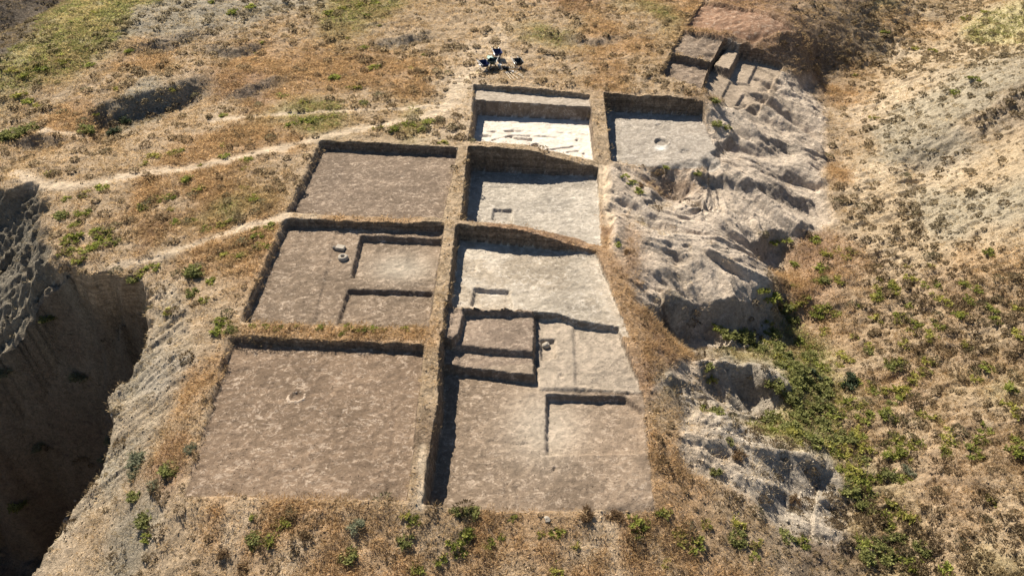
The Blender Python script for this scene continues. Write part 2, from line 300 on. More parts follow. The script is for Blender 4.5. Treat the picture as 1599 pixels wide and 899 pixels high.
# ------------------------------------------------------------------ ground colours (soil, dry cover and some painted shade, linear rgb)
T = {'tan': (.465,.345,.222), 'pale': (.57,.44,.30), 'orange': (.45,.295,.165), 'red': (.37,.235,.142), 'olive': (.36,.30,.15),
     'yellow': (.47,.41,.20), 'grey': (.36,.31,.23), 'white': (.50,.43,.345), 'shade_grey': (.26,.23,.18), 'brown': (.245,.175,.115), 'dark': (.12,.095,.07)}  # darkest brown and deep grey: shade painted on far slopes and hollows
CC = '''tan 40 260;tan 120 270;tan 200 255;tan 60 150;orange 130 180;olive 60 120;yellow 60 75;yellow 130 35;yellow 180 10;dark 0 40;dark 60 10;dark 20 60;dark 0 75;dark 100 5;grey 260 30;grey 330 20;tan 300 80;orange 240 95;grey 210 150
tan 170 130;tan 270 170;tan 330 180;orange 400 90;orange 470 110;orange 560 120;red 380 130;tan 440 40;grey 420 20;olive 550 20;tan 640 50;tan 720 50;pale 760 70;tan 820 90;pale 720 130;pale 705 170;orange 640 130;tan 560 160;olive 480 185
orange 330 230;orange 430 220;tan 600 200;pale 690 200;olive 650 195;tan 250 330;orange 330 300;tan 150 310;tan 170 380;orange 220 300;red 240 350;orange 340 370;orange 400 350;olive 360 340;orange 300 420;tan 260 410;orange 420 400;tan 450 250
tan 290 470;pale 260 455;white 265 580;tan 300 520;orange 300 590;orange 270 640;tan 320 650;grey 220 600;tan 210 650;tan 250 690;grey 180 740;tan 130 820;pale 100 850;red 265 720;grey 230 800;tan 300 800;orange 340 800
orange 400 830;orange 460 840;orange 520 860;orange 450 800;orange 600 820;orange 650 870;orange 560 890;tan 350 870;orange 750 830;orange 720 800;orange 820 860;orange 860 850;pale 900 850;pale 960 870;tan 560 850;pale 380 810;tan 680 845;tan 800 890;pale 450 870;tan 1060 880;tan 620 800;orange 930 890;orange 1040 820;orange 1000 880;orange 1080 870
tan 870 40;orange 960 60;orange 940 110;tan 840 20;red 880 0;olive 860 50;tan 1000 40;olive 1030 20;tan 1000 120;tan 1050 135;tan 900 110;tan 780 110;orange 1060 10
red 1130 40;red 1200 40;red 1160 20;brown 1230 70;brown 1270 90;dark 1310 100;dark 1360 80;brown 1300 40;tan 1280 15;brown 1340 20;olive 1370 0;tan 1430 10;orange 1390 30;orange 1440 40;brown 1460 20
pale 1240 150;pale 1200 180;tan 1260 200;white 1180 250;white 1100 330;white 1000 300;white 1050 380;white 1150 430;white 1250 330;white 1230 290;grey 1150 210;grey 1250 260;white 1060 320;red 1030 285;red 1060 288;grey 1130 480;grey 1080 500;white 1180 440;grey 1185 370
orange 1320 110;orange 1360 90;pale 1400 90;orange 1320 150;pale 1350 180;pale 1400 150;grey 1440 170;grey 1500 150;yellow 1550 60;tan 1500 80;grey 1400 210;tan 1340 220;orange 1300 270;pale 1350 270;pale 1450 250;tan 1540 250;grey 1560 140;grey 1480 190;orange 1530 190;red 1580 160;grey 1500 300;dgrey 1480 200;dgrey 1440 225;dgrey 1545 165;dgrey 1570 140;dgrey 1410 235;dgrey 1515 180
tan 1330 330;tan 1400 330;grey 1480 340;tan 1560 360;grey 1560 320;orange 1530 410;red 1250 390;red 1300 400;orange 1230 420;red 1280 450;orange 1330 500;tan 1400 400;tan 1450 470;tan 1380 560;red 1400 600;tan 1500 560;tan 1350 480;red 1480 460;tan 1560 500;tan 1450 680;tan 1540 650;red 1500 760;tan 1580 800;tan 1400 720;tan 1480 850;yellow 1400 880;olive 1530 600;yellow 1560 890
olive 1180 550;olive 1240 620;olive 1280 580;olive 1220 680;olive 1320 640;olive 1330 760;olive 1250 530;brown 1300 850;olive 1360 830;grey 1150 590;grey 1050 605;grey 1200 590;white 1150 670;white 1220 720;white 1280 790;grey 1290 740;white 1180 720;orange 1150 700;orange 1090 700;tan 1060 660
orange 990 470;orange 1000 520;red 1040 540;orange 1080 560;red 1020 590;orange 1000 640;orange 1040 700;orange 1030 750;orange 1100 780;tan 1150 800;red 985 410;red 970 370;orange 960 390;tan 960 300;orange 1000 290;red 1010 490;white 1040 360;tan 950 240;tan 1110 180;tan 1130 230;red 1090 180
orange 520 345;orange 620 347;pale 460 340;orange 450 520;orange 560 522;orange 640 525;tan 700 300;tan 690 450;tan 680 600;brown 650 700;tan 655 760;tan 725 250;tan 932 200;tan 840 243;red 800 353;red 870 366;tan 630 780;tan 705 500;brown 1180 88;tan 710 340;tan 1000 250'''
cc = []
for t in CC.replace('\n', ';').split(';'):
    k, a, b = t.split(); cc.append((float(a), float(b)) + T[k])
cc = np.array(cc)
wx = pt(0, 0, 0)
# nearest-type weights worked out in metres
cw = np.array([pt(a, b) for a, b in cc[:, :2]])
Xw = X + 1.3*fbm(X/2.5, Y/2.5, 201, 4); Yw = Y + 1.3*fbm(X/2.5, Y/2.5, 211, 4)
num = np.zeros(X.shape+(3,)); den = np.zeros(X.shape)
for k in range(len(cc)):
    s = 1+.03*cw[k, 1]
    r2 = ((Xw-cw[k, 0])**2+((Yw-cw[k, 1])*.75)**2)/s
    wgt = 1/(r2+.35)**2.6
    num += wgt[..., None]*cc[k, 2:5]; den += wgt
COLR = num/den[..., None]
def mixc(m, c): 
    global COLR
    COLR = COLR*(1-m[..., None]) + np.array(c)*m[..., None]
mixc(bad*.9, (.73,.60,.47)); mixc(bad2*.7, (.58,.50,.40)); mixc(bad4*.5, (.40,.345,.26))
mixc(bad*.55*sstep(.12,.45,fbm(X/3,Y/2,333,4)), (.42,.34,.26))
mixc(SCM*.5*(PX > 900), (.26,.225,.185)); mixc(SCM*.5*(PX < 900), (.20,.18,.145))  # near faces of the scarps darkened to stand in for shade
mixc(ravmask*.85, (.15,.132,.105));  # ravine soil darkened to deepen its shade
mixc(ravmask*soft*.8, (.27,.235,.18)); mixc(ravmask*np.exp(-(rd/1.3)**2)*.9, (.34,.29,.215))  # sunlit look of western arm and ridge crest put into the colour
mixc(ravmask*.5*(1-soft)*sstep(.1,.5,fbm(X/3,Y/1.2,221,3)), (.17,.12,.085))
# fresh earth of the dug floors, wall shade is mixed in further down
FL = {1:(.202,.150,.108), 2:(.222,.164,.115), 3:(.207,.146,.099), 4:(.66,.58,.49), 5:(.38,.33,.275), 6:(.34,.295,.24), 7:(.355,.295,.225), 8:(.285,.222,.163), 9:(.24,.178,.126), 10:(.27,.160,.10), 11:(.21,.158,.115), 12:(.36,.285,.21)}
soilmix = fbm(X/1.8, Y/1.8, 231, 4); smx2 = fbm(X/2.6, Y/2.2, 233, 5)
for k, c in FL.items():
    m = (CID == k)*1.0
    mixc(m, c)
f6 = ((CID == 6) | (CID == 7) | (CID == 5))
rightpale = sstep(-.05, .3, soilmix + .25*sstep(760, 900, PX) + .25*sstep(8,25,(PY-270)%115) - .1)
mixc(f6*.65*rightpale, (.50,.44,.36))
mixc((CID == 7)*.6*sstep(915, 980, PX+40*soilmix), (.40,.32,.235))
mixc((CID == 5)*.85*sstep(950, 985, PX+60*soilmix), (.36,.31,.255)); mixc((CID == 5)*.6*sstep(.0,.4,smx2), (.27,.225,.18))
mixc((CID == 6)*.8*(1-sstep(780, 880, PX+.7*(PY-300)+120*soilmix)), (.38,.335,.275)); mixc((CID == 6)*.55*np.exp(-((PX-860)/50)**2-((PY-300)/14)**2), (.27,.24,.20))
mixc((CID == 7)*.35*(1-sstep(.0,.35,smx2)), (.37,.31,.235))
a = poly_sd(PX, PY, [(735,132),(935,148),(928,186),(740,172)]); mixc(((CID == 4) & (Hn > -.6))*1.0, (.36,.30,.235))
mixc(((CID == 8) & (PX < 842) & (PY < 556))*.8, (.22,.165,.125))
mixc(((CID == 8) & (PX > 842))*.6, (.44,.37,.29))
mixc(((CID == 9))*.6*np.exp(-((PX-850)/60)**2-((PY-650)/60)**2), (.46,.40,.32))
mixc((CID == 2)*.6*np.exp(-((PX-625)/50)**2-((PY-402)/25)**2), (.46,.41,.33))
COLR *= (1+.34*smx2*(CID > 0)*(CID != 4))[..., None]
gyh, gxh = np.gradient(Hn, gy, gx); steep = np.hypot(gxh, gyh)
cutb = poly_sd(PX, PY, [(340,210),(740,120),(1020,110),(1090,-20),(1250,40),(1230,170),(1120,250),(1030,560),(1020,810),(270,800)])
mixc(sstep(1.3, 2.6, steep)*(cutb < 0)*.85, (.185,.138,.098))  # brown cut earth on the walls, darkened to deepen their shade
# white ledges / pits
mixc(np.exp(-((PX-1033)/9.)**4-((PY-221)/5.)**4)*.9, (.75,.72,.66))
COLR = COLR*(1-.3*hill[...,None]) + np.array((.44,.36,.235))*(.3*hill[...,None])
low = hill*sstep(400, 480, PY)*(.35+.5*np.clip(.5+1.5*fbm(X/2.5,Y/2,411,3),0,1)); COLR = COLR*(1-low[..., None]) + np.array((.33,.23,.14))*low[..., None]; VEG0 = low
# footpaths
PATHS = [[(20,270),(70,292),(130,290),(200,275),(300,262),(400,240),(470,222),(540,207),(600,195),(660,183),(705,165)],
         [(170,418),(240,405),(300,385),(360,362),(420,346),(445,340)],
         [(330,182),(420,180),(520,175),(620,170),(700,165)],
         [(705,165),(718,130),(740,110),(790,95)],
         [(0,207),(60,205),(130,212),(60,203)],
         [(655,790),(660,700)],[(940,262),(948,330),(952,352)]]
PWID = [.6,.42,.3,.9,.24,.2,.5]
PATHM = np.zeros(X.shape)
pathw = []
for pl, wd in zip(PATHS, PWID):
    q = [pt(a, b) for a, b in pl]; pathw.append(q); s = box(q, 3)
    d, _, _ = seg_dist(X[s], Y[s], q); d = d + .25*fbm(X[s]/1.1, Y[s]/1.1, 241, 3)*min(1, wd/.4)
    PATHM[s] = np.maximum(PATHM[s], np.clip(1.2-d/wd, 0, 1))
PATHM *= (CID == 0)
mixc(PATHM*.85, (.60,.475,.335))
# patchiness of the cover itself
n1 = fbm(X/.9, Y/.6, 251, 4); n2 = fbm(X/.25, Y/.2, 261, 3)
COLR *= (1 + (.22*n1 + .16*n2)*(np.where(CID > 0, .45, 1)))[..., None]
COLR *= (1+.22*hill*(1-sstep(.1,.4,n1)))[..., None]; COLR = np.clip(COLR, .02, .8)
# amount of dry cover
VEG = np.clip(.62 + 1.1*fbm(X/1.9, Y/1.5, 271, 4), 0.02, 1)
redness = np.clip((COLR[..., 0]/COLR[..., 2]-1.95)/.8, 0, 1)
VEG *= (.12+.88*redness)*(1-bad*.97)*(1-bad2*.8)*(1-bad4*.75)*(1-.5*hill*sstep(430, 380, PY))*(1-PATHM)*(CID == 0)*(1-ravmask*.8)
bk = poly_sd(PX, PY, [(500,210),(725,220),(735,125),(1110,155),(960,265),(1000,480),(1010,800),(640,795),(345,520),(445,335)])
VEG *= np.where(bk < 0, .16, 1); VEG = np.where((bk < 0) & (PY > 500) & (PY < 530) & (PX < 665), .5, VEG)
spurm = np.exp(-((PX-1190)/75)**4-((PY-42)/50)**4)
VEG *= (1-.85*spurm)*np.where(PY > 775, .8, 1)
mixc(spurm*.6*(CID == 0), (.30,.185,.115))
VEG *= 1-.6*np.exp(-((PX-840)/150)**2-((PY-90)/50)**2)
kn = (np.clip(1-np.abs(X*0), 0, 1))

# ------------------------------------------------------------------ build terrain as pieces that share borders
CX = (gx[:-1]+gx[1:])/2; CYc = (gy[:-1]+gy[1:])/2
def cell(a): return a[:-1, :-1]
zone = np.zeros((ny-1, nx-1), int)
zone[cell(hill) > .5] = 1
zone[cell(bad) > .5] = 2
zone[cell(PATHM) > .5] = 3
zone[cell(ravmask) > .5] = 4
cid4 = np.maximum.reduce([CID[:-1,:-1], CID[1:,:-1], CID[:-1,1:], CID[1:,1:]]); cmin = np.minimum.reduce([CID[:-1,:-1], CID[1:,:-1], CID[:-1,1:], CID[1:,1:]])
zone = np.where(cmin > 0, 10+cmin, zone)
# normals of the whole sheet
gy_, gx_ = np.gradient(Hn, gy, gx)
NRM = np.dstack([-gx_, -gy_, np.ones_like(Hn)]); NRM /= np.linalg.norm(NRM, axis=2)[..., None]

def N(t, ty, **kw):
    n_ = t.nodes.new(ty)
    for k, v in kw.items():
        if k.startswith('i_'): n_.inputs[int(k[2:]) if k[2:].isdigit() else k[2:]].default_value = v
        else: setattr(n_, k, v)
    return n_
def soil_mat(name, fine=1.0, fleck=(.62,.50,.38), fleck_amt=.35, bump=.5, scale=1.0, strata=0):
    m = bpy.data.materials.new(name); m.use_nodes = True; t = m.node_tree; L = t.links.new
    b = t.nodes['Principled BSDF']; b.inputs['Roughness'].default_value = .95; b.inputs['Specular IOR Level'].default_value = .15
    at = N(t, 'ShaderNodeAttribute', attribute_name='soil'); tc = N(t, 'ShaderNodeTexCoord')
    # stretch a little across the slope
    n1 = N(t, 'ShaderNodeTexNoise'); n1.inputs['Scale'].default_value = 7*scale; n1.inputs['Detail'].default_value = 7; n1.inputs['Roughness'].default_value = .7; n1.inputs['Distortion'].default_value = .6
    n2 = N(t, 'ShaderNodeTexNoise'); n2.inputs['Scale'].default_value = 2.2*scale; n2.inputs['Detail'].default_value = 5; n2.inputs['Distortion'].default_value = 1.2
    n3 = N(t, 'ShaderNodeTexNoise'); n3.inputs['Scale'].default_value = 6.5*scale; n3.inputs['Detail'].default_value = 4; n3.inputs['Distortion'].default_value = 1.5
    for q in (n1, n2, n3): L(tc.outputs['Object'], q.inputs['Vector'])
    r1 = N(t, 'ShaderNodeMapRange'); r1.inputs[1].default_value = .3; r1.inputs[2].default_value = .7; r1.inputs[3].default_value = 1-.38*fine; r1.inputs[4].default_value = 1+.34*fine; L(n1.outputs[0], r1.inputs[0])
    r2 = N(t, 'ShaderNodeMapRange'); r2.inputs[1].default_value = .35; r2.inputs[2].default_value = .65; r2.inputs[3].default_value = .86; r2.inputs[4].default_value = 1.14; L(n2.outputs[0], r2.inputs[0])
    mu = N(t, 'ShaderNodeMath', operation='MULTIPLY'); L(r1.outputs[0], mu.inputs[0]); L(r2.outputs[0], mu.inputs[1])
    sc = N(t, 'ShaderNodeVectorMath', operation='SCALE'); L(at.outputs['Color'], sc.inputs[0]); L(mu.outputs[0], sc.inputs['Scale'])
    r3 = N(t, 'ShaderNodeMapRange'); r3.inputs[1].default_value = .56; r3.inputs[2].default_value = .63; r3.inputs[3].default_value = 0; r3.inputs[4].default_value = fleck_amt; L(n3.outputs[0], r3.inputs[0])
    gate = N(t, 'ShaderNodeMapRange'); gate.inputs[1].default_value = .42; gate.inputs[2].default_value = .62; gate.inputs[3].default_value = .08; gate.inputs[4].default_value = 1; L(n2.outputs[0], gate.inputs[0])
    g3 = N(t, 'ShaderNodeMath', operation='MULTIPLY'); L(r3.outputs[0], g3.inputs[0]); L(gate.outputs[0], g3.inputs[1])
    mx = N(t, 'ShaderNodeMixRGB'); L(g3.outputs[0], mx.inputs[0]); L(sc.outputs[0], mx.inputs[1]); mx.inputs[2].default_value = (*fleck, 1)
    ge = N(t, 'ShaderNodeNewGeometry'); sx = N(t, 'ShaderNodeSeparateXYZ'); L(ge.outputs['True Normal'], sx.inputs[0])
    st = N(t, 'ShaderNodeMapRange'); st.inputs[1].default_value = .35; st.inputs[2].default_value = .65; st.inputs[3].default_value = .75; st.inputs[4].default_value = 0; L(sx.outputs[2], st.inputs[0])
    mpz = N(t, 'ShaderNodeMapping'); mpz.inputs['Scale'].default_value = (.35, .35, 9); L(tc.outputs['Object'], mpz.inputs[0])
    nz = N(t, 'ShaderNodeTexNoise'); nz.inputs['Scale'].default_value = 1; nz.inputs['Detail'].default_value = 5; L(mpz.outputs[0], nz.inputs['Vector'])
    rz_ = N(t, 'ShaderNodeMapRange'); rz_.inputs[1].default_value = .35; rz_.inputs[2].default_value = .65; rz_.inputs[3].default_value = 1-.3*strata; rz_.inputs[4].default_value = 1+.45*strata; L(nz.outputs[0], rz_.inputs[0])
    sc2 = N(t, 'ShaderNodeVectorMath', operation='SCALE'); L(mx.outputs[0], sc2.inputs[0]); L(rz_.outputs[0], sc2.inputs['Scale'])
    mz = N(t, 'ShaderNodeMixRGB'); L(st.outputs[0], mz.inputs[0]); L(mx.outputs[0], mz.inputs[1]); L(sc2.outputs[0], mz.inputs[2])
    v1 = N(t, 'ShaderNodeTexNoise'); v1.inputs['Scale'].default_value = 3.2*scale; v1.inputs['Detail'].default_value = 3; v1.inputs['Distortion'].default_value = 2.2; mpv = N(t, 'ShaderNodeMapping'); mpv.inputs['Scale'].default_value = (.62, 1.25, 1); mpv.inputs['Rotation'].default_value = (0, 0, .35); L(tc.outputs['Object'], mpv.inputs[0]); L(mpv.outputs[0], v1.inputs['Vector'])
    r5 = N(t, 'ShaderNodeMapRange'); r5.inputs[1].default_value = .545; r5.inputs[2].default_value = .60; r5.inputs[3].default_value = 0; r5.inputs[4].default_value = fleck_amt*.8; L(v1.outputs[0], r5.inputs[0])
    g5 = N(t, 'ShaderNodeMath', operation='MULTIPLY'); L(r5.outputs[0], g5.inputs[0]); L(gate.outputs[0], g5.inputs[1])
    m5 = N(t, 'ShaderNodeMixRGB'); L(g5.outputs[0], m5.inputs[0]); L(mz.outputs[0], m5.inputs[1]); m5.inputs[2].default_value = (*fleck, 1)
    r6 = N(t, 'ShaderNodeMapRange'); r6.inputs[1].default_value = .43; r6.inputs[2].default_value = .38; r6.inputs[3].default_value = 0; r6.inputs[4].default_value = .45*fine; L(v1.outputs[0], r6.inputs[0])
    sd6 = N(t, 'ShaderNodeVectorMath', operation='SCALE'); L(m5.outputs[0], sd6.inputs[0]); sd6.inputs['Scale'].default_value = .6
    m6 = N(t, 'ShaderNodeMixRGB'); L(r6.outputs[0], m6.inputs[0]); L(m5.outputs[0], m6.inputs[1]); L(sd6.outputs[0], m6.inputs[2])
    L(m6.outputs[0], b.inputs['Base Color'])
    nb = N(t, 'ShaderNodeTexNoise'); nb.inputs['Scale'].default_value = 5*scale; nb.inputs['Detail'].default_value = 8; nb.inputs['Roughness'].default_value = .72; nb.inputs['Distortion'].default_value = .8; L(tc.outputs['Object'], nb.inputs['Vector'])
    bp = N(t, 'ShaderNodeBump'); bp.inputs['Strength'].default_value = 1; bp.inputs['Distance'].default_value = bump*.2; L(nb.outputs[0], bp.inputs['Height']); L(bp.outputs[0], b.inputs['Normal'])
    return m
M_ground = soil_mat('dry_ground', 1.0, bump=1.1, strata=1)
M_hill = soil_mat('hillside_soil', 1.0, (.58,.50,.38), .3, 1.2)
M_bad = soil_mat('eroded_clay', .75, (.74,.64,.52), .4, 1.5)
M_path = soil_mat('trodden_earth', .6, (.6,.5,.38), .25, .6)
M_rav = soil_mat('ravine_earth', 1.1, (.20,.18,.15), .4, 1.6)
M_dig = soil_mat('scraped_earth', .5, (.54,.43,.33), .62, .36, .85)
M_digw = soil_mat('scraped_clay', .5, (.72,.65,.56), .5, .36, .85)
M_white = soil_mat('pale_clay', .22, (.72,.66,.58), .3, .2)
def setp(o, label=None, cat=None, group=None, kind=None):
    for k, v in (('label', label), ('category', cat), ('group', group), ('kind', kind)):
        if v: o[k] = v
    return o
VV = np.dstack([X, Y, Hn]).reshape(-1, 3); NN = NRM.reshape(-1, 3)
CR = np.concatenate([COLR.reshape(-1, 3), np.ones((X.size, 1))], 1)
def piece(name, z, mat):
    j, i = np.nonzero(zone == z)
    if len(j) == 0: return
    a = j*nx+i; q = np.stack([a, a+1, a+nx+1, a+nx], 1)
    u, inv = np.unique(q.ravel(), return_inverse=True)
    me = bpy.data.meshes.new(name); nf = len(q)
    me.vertices.add(len(u)); me.vertices.foreach_set('co', VV[u].astype(np.float32).ravel())
    me.loops.add(nf*4); me.loops.foreach_set('vertex_index', inv.astype(np.int32).ravel())
    me.polygons.add(nf); me.polygons.foreach_set('loop_start', np.arange(0, nf*4, 4, dtype=np.int32)); me.polygons.foreach_set('loop_total', np.full(nf, 4, np.int32))
    me.update(calc_edges=True)
    me.shade_smooth()
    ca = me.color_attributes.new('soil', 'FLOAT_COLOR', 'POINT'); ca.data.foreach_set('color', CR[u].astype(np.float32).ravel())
    me.normals_split_custom_set_from_vertices(NN[u].astype(np.float32))
    me.materials.append(mat)
    o = bpy.data.objects.new(name, me); COL.objects.link(o); setp(o, kind='structure'); return o
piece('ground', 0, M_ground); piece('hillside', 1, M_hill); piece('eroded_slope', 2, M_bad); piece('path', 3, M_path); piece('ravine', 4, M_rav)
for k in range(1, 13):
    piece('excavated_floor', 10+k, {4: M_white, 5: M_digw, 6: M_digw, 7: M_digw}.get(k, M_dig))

# ------------------------------------------------------------------ height lookup
def zat(x, y):
    x = np.asarray(x, float); y = np.asarray(y, float)
    i = np.clip(np.searchsorted(gx, x)-1, 0, nx-2); j = np.clip(np.searchsorted(gy, y)-1, 0, ny-2)
    u = (x-gx[i])/(gx[i+1]-gx[i]); v = (y-gy[j])/(gy[j+1]-gy[j])
    return (Hn[j, i]*(1-u)+Hn[j, i+1]*u)*(1-v) + (Hn[j+1, i]*(1-u)+Hn[j+1, i+1]*u)*v
def samp(A_, x, y):
    i = np.clip(np.searchsorted(gx, x)-1, 0, nx-2); j = np.clip(np.searchsorted(gy, y)-1, 0, ny-2); return A_[j, i]
def onto(px, py):
    """first hit of the picture ray with the finished terrain"""
    zz = np.linspace(8, -17, 900); x, y = unproj(np.full(900, px), np.full(900, py), zz)
    h = zat(x, y); k = np.nonzero(h >= zz)[0]
    k = k[0] if len(k) else 899
    return float(x[k]), float(y[k]), float(h[k])
#==OBJECTS==
# ------------------------------------------------------------------ plants
def leaf_mat(name, transl=.35, rough=.7):
    m = bpy.data.materials.new(name); m.use_nodes = True; t = m.node_tree; L = t.links.new
    b = t.nodes['Principled BSDF']; b.inputs['Roughness'].default_value = rough; b.inputs['Specular IOR Level'].default_value = .25
    at = N(t, 'ShaderNodeAttribute', attribute_name='tint'); oi = N(t, 'ShaderNodeObjectInfo')
    r = N(t, 'ShaderNodeMapRange'); r.inputs[3].default_value = .82; r.inputs[4].default_value = 1.2; L(oi.outputs['Random'], r.inputs[0])
    sc = N(t, 'ShaderNodeVectorMath', operation='SCALE'); L(at.outputs['Color'], sc.inputs[0]); L(r.outputs[0], sc.inputs['Scale']); L(sc.outputs[0], b.inputs['Base Color'])
    tr = N(t, 'ShaderNodeBsdfTranslucent'); L(sc.outputs[0], tr.inputs[0]); mx = N(t, 'ShaderNodeMixShader'); mx.inputs[0].default_value = transl
    L(b.outputs[0], mx.inputs[1]); L(tr.outputs[0], mx.inputs[2]); L(mx.outputs[0], t.nodes['Material Output'].inputs[0]); return m
M_leaf = leaf_mat('green_leaves', .45); M_dry = leaf_mat('dry_stalks', .6, .9)
def leaves_mesh(name, base_, dir_, ln, wd, col, mat):
    """one diamond-shaped, slightly folded leaf per row"""
    n_ = len(base_); dir_ = dir_/np.linalg.norm(dir_, axis=1)[:, None]
    rv = rng.normal(size=(n_, 3)); sd_ = np.cross(dir_, rv); sd_ /= np.linalg.norm(sd_, axis=1)[:, None]+1e-9
    ln = np.asarray(ln)[:, None]; wd = np.asarray(wd)[:, None]
    droop = np.array([0, 0, -1.])*ln*.12
    v = np.stack([base_, base_+dir_*ln*.5+sd_*wd, base_+dir_*ln+droop, base_+dir_*ln*.5-sd_*wd], 1).reshape(-1, 3)
    me = bpy.data.meshes.new(name); me.vertices.add(n_*4); me.vertices.foreach_set('co', v.astype(np.float32).ravel())
    me.loops.add(n_*4); me.loops.foreach_set('vertex_index', np.arange(n_*4, dtype=np.int32))
    me.polygons.add(n_); me.polygons.foreach_set('loop_start', np.arange(0, n_*4, 4, dtype=np.int32)); me.polygons.foreach_set('loop_total', np.full(n_, 4, np.int32))
    me.update(calc_edges=True)
    c = np.repeat(np.concatenate([np.clip(col, 0, 1), np.ones((n_, 1))], 1), 4, 0)
    ca = me.color_attributes.new('tint', 'FLOAT_COLOR', 'POINT'); ca.data.foreach_set('color', c.astype(np.float32).ravel())
    me.materials.append(mat); return me
def rosette(k, nl, heads, r, h, c0, c1, mat, lw=(.22, .05), name='plant'):
    """several leaf heads spread over a patch, leaves fanning out of each"""
    b, d, l, w_, c = [], [], [], [], []
    for _ in range(heads):
        a = rng.uniform(0, 6.28); q = r*math.sqrt(rng.uniform(0, 1))*.85; hx, hy = q*math.cos(a), q*math.sin(a)*.8
        hh = h*rng.uniform(.35, 1)*(1-.5*q/r); tone = rng.uniform(0, 1)
        for _ in range(nl):
            f = rng.uniform(.05, 1); an = rng.uniform(0, 6.28)
            b.append((hx+rng.normal()*.05, hy+rng.normal()*.05, hh*f*.75-.03))
            up = rng.uniform(.15, 1.3); d.append((math.cos(an), math.sin(an), up))
            l.append(rng.uniform(.6, 1.25)*lw[0]); w_.append(rng.uniform(.6, 1.3)*lw[1])
            t_ = np.clip(tone*.5+f*.5+rng.normal()*.12, 0, 1); c.append(np.array(c0)*(1-t_)+np.array(c1)*t_)
    return leaves_mesh(name, np.array(b), np.array(d), l, w_, np.array(c)*rng.uniform(.85, 1.15, (len(c), 1)), mat)
GREEN = [rosette(k, 22, 9, .5, .38, (.16,.19,.04), (.42,.43,.10), M_leaf, (.2, .045), 'leafy_plant') for k in range(5)]
YELLO = [rosette(k, 20, 9, .5, .34, (.24,.24,.05), (.50,.46,.12), M_leaf, (.17, .04), 'yellow_plant') for k in range(3)]
BUSHY = [rosette(k, 36, 16, .5, .55, (.11,.125,.04), (.37,.37,.13), M_leaf, (.15, .035), 'green_bush') for k in range(5)]
DARKB = [rosette(k, 60, 12, .42, .65, (.035,.05,.028), (.085,.11,.055), M_leaf, (.16, .022), 'dark_bush') for k in range(2)]
GREYB = [rosette(k, 60, 12, .45, .5, (.17,.18,.11), (.30,.31,.20), M_leaf, (.14, .018), 'grey_bush') for k in range(3)]
DRYB = [rosette(k, 60, 9, .42, .42, (.13,.085,.05), (.30,.20,.11), M_dry, (.17, .016), 'dry_bush') for k in range(4)]
def dome(nl, c0, c1, name):
    a = rng.uniform(0, 6.28, nl); u = rng.uniform(0, 1, nl); r_ = np.sqrt(1-u*u)
    lob = 1+.22*np.sin(a*3+rng.uniform(0, 6))+.12*np.sin(a*5+rng.uniform(0, 6))
    b = np.stack([.34*r_*np.cos(a)*lob, .34*r_*np.sin(a)*lob, .30*u*rng.uniform(.6, 1, nl)], 1); d = np.stack([r_*np.cos(a), r_*np.sin(a), u+.35], 1)+rng.normal(0, .35, (nl, 3))
    t_ = np.clip(u*.7+rng.uniform(-.2, .35, nl), 0, 1)[:, None]
    return leaves_mesh(name, b, d, rng.uniform(.09, .22, nl), rng.uniform(.02, .045, nl), (np.array(c0)*(1-t_)+np.array(c1)*t_)*rng.uniform(.8, 1.2, (nl, 1)), M_dry)
CUSH = [dome(130, (.085,.062,.038), (.26,.19,.11), 'cushion_tuft') for k in range(4)] + [dome(130, (.085,.075,.045), (.24,.215,.125), 'cushion_tuft') for k in range(2)]
KIND = {'g': ('leafy_plant', 'green leafy plant', 'plant', GREEN), 'y': ('leafy_plant', 'yellow-green leafy plant', 'plant', YELLO),
        'b': ('green_bush', 'green bush', 'bush', BUSHY), 'd': ('dark_bush', 'dark green bush', 'bush', DARKB),
        's': ('grey_bush', 'silvery grey-green bush', 'bush', GREYB), 'r': ('dry_bush', 'dry brown bush', 'bush', DRYB)}
NUM = ['', 'first', 'second', 'third', 'fourth', 'fifth', 'sixth', 'seventh', 'eighth', 'ninth', 'tenth', 'eleventh', 'twelfth', 'thirteenth', 'fourteenth', 'fifteenth', 'sixteenth']
CNT = ['', 'one', 'two', 'three', 'four', 'five', 'six', 'seven', 'eight', 'nine', 'ten', 'eleven', 'twelve', 'thirteen', 'fourteen', 'fifteen', 'sixteen']
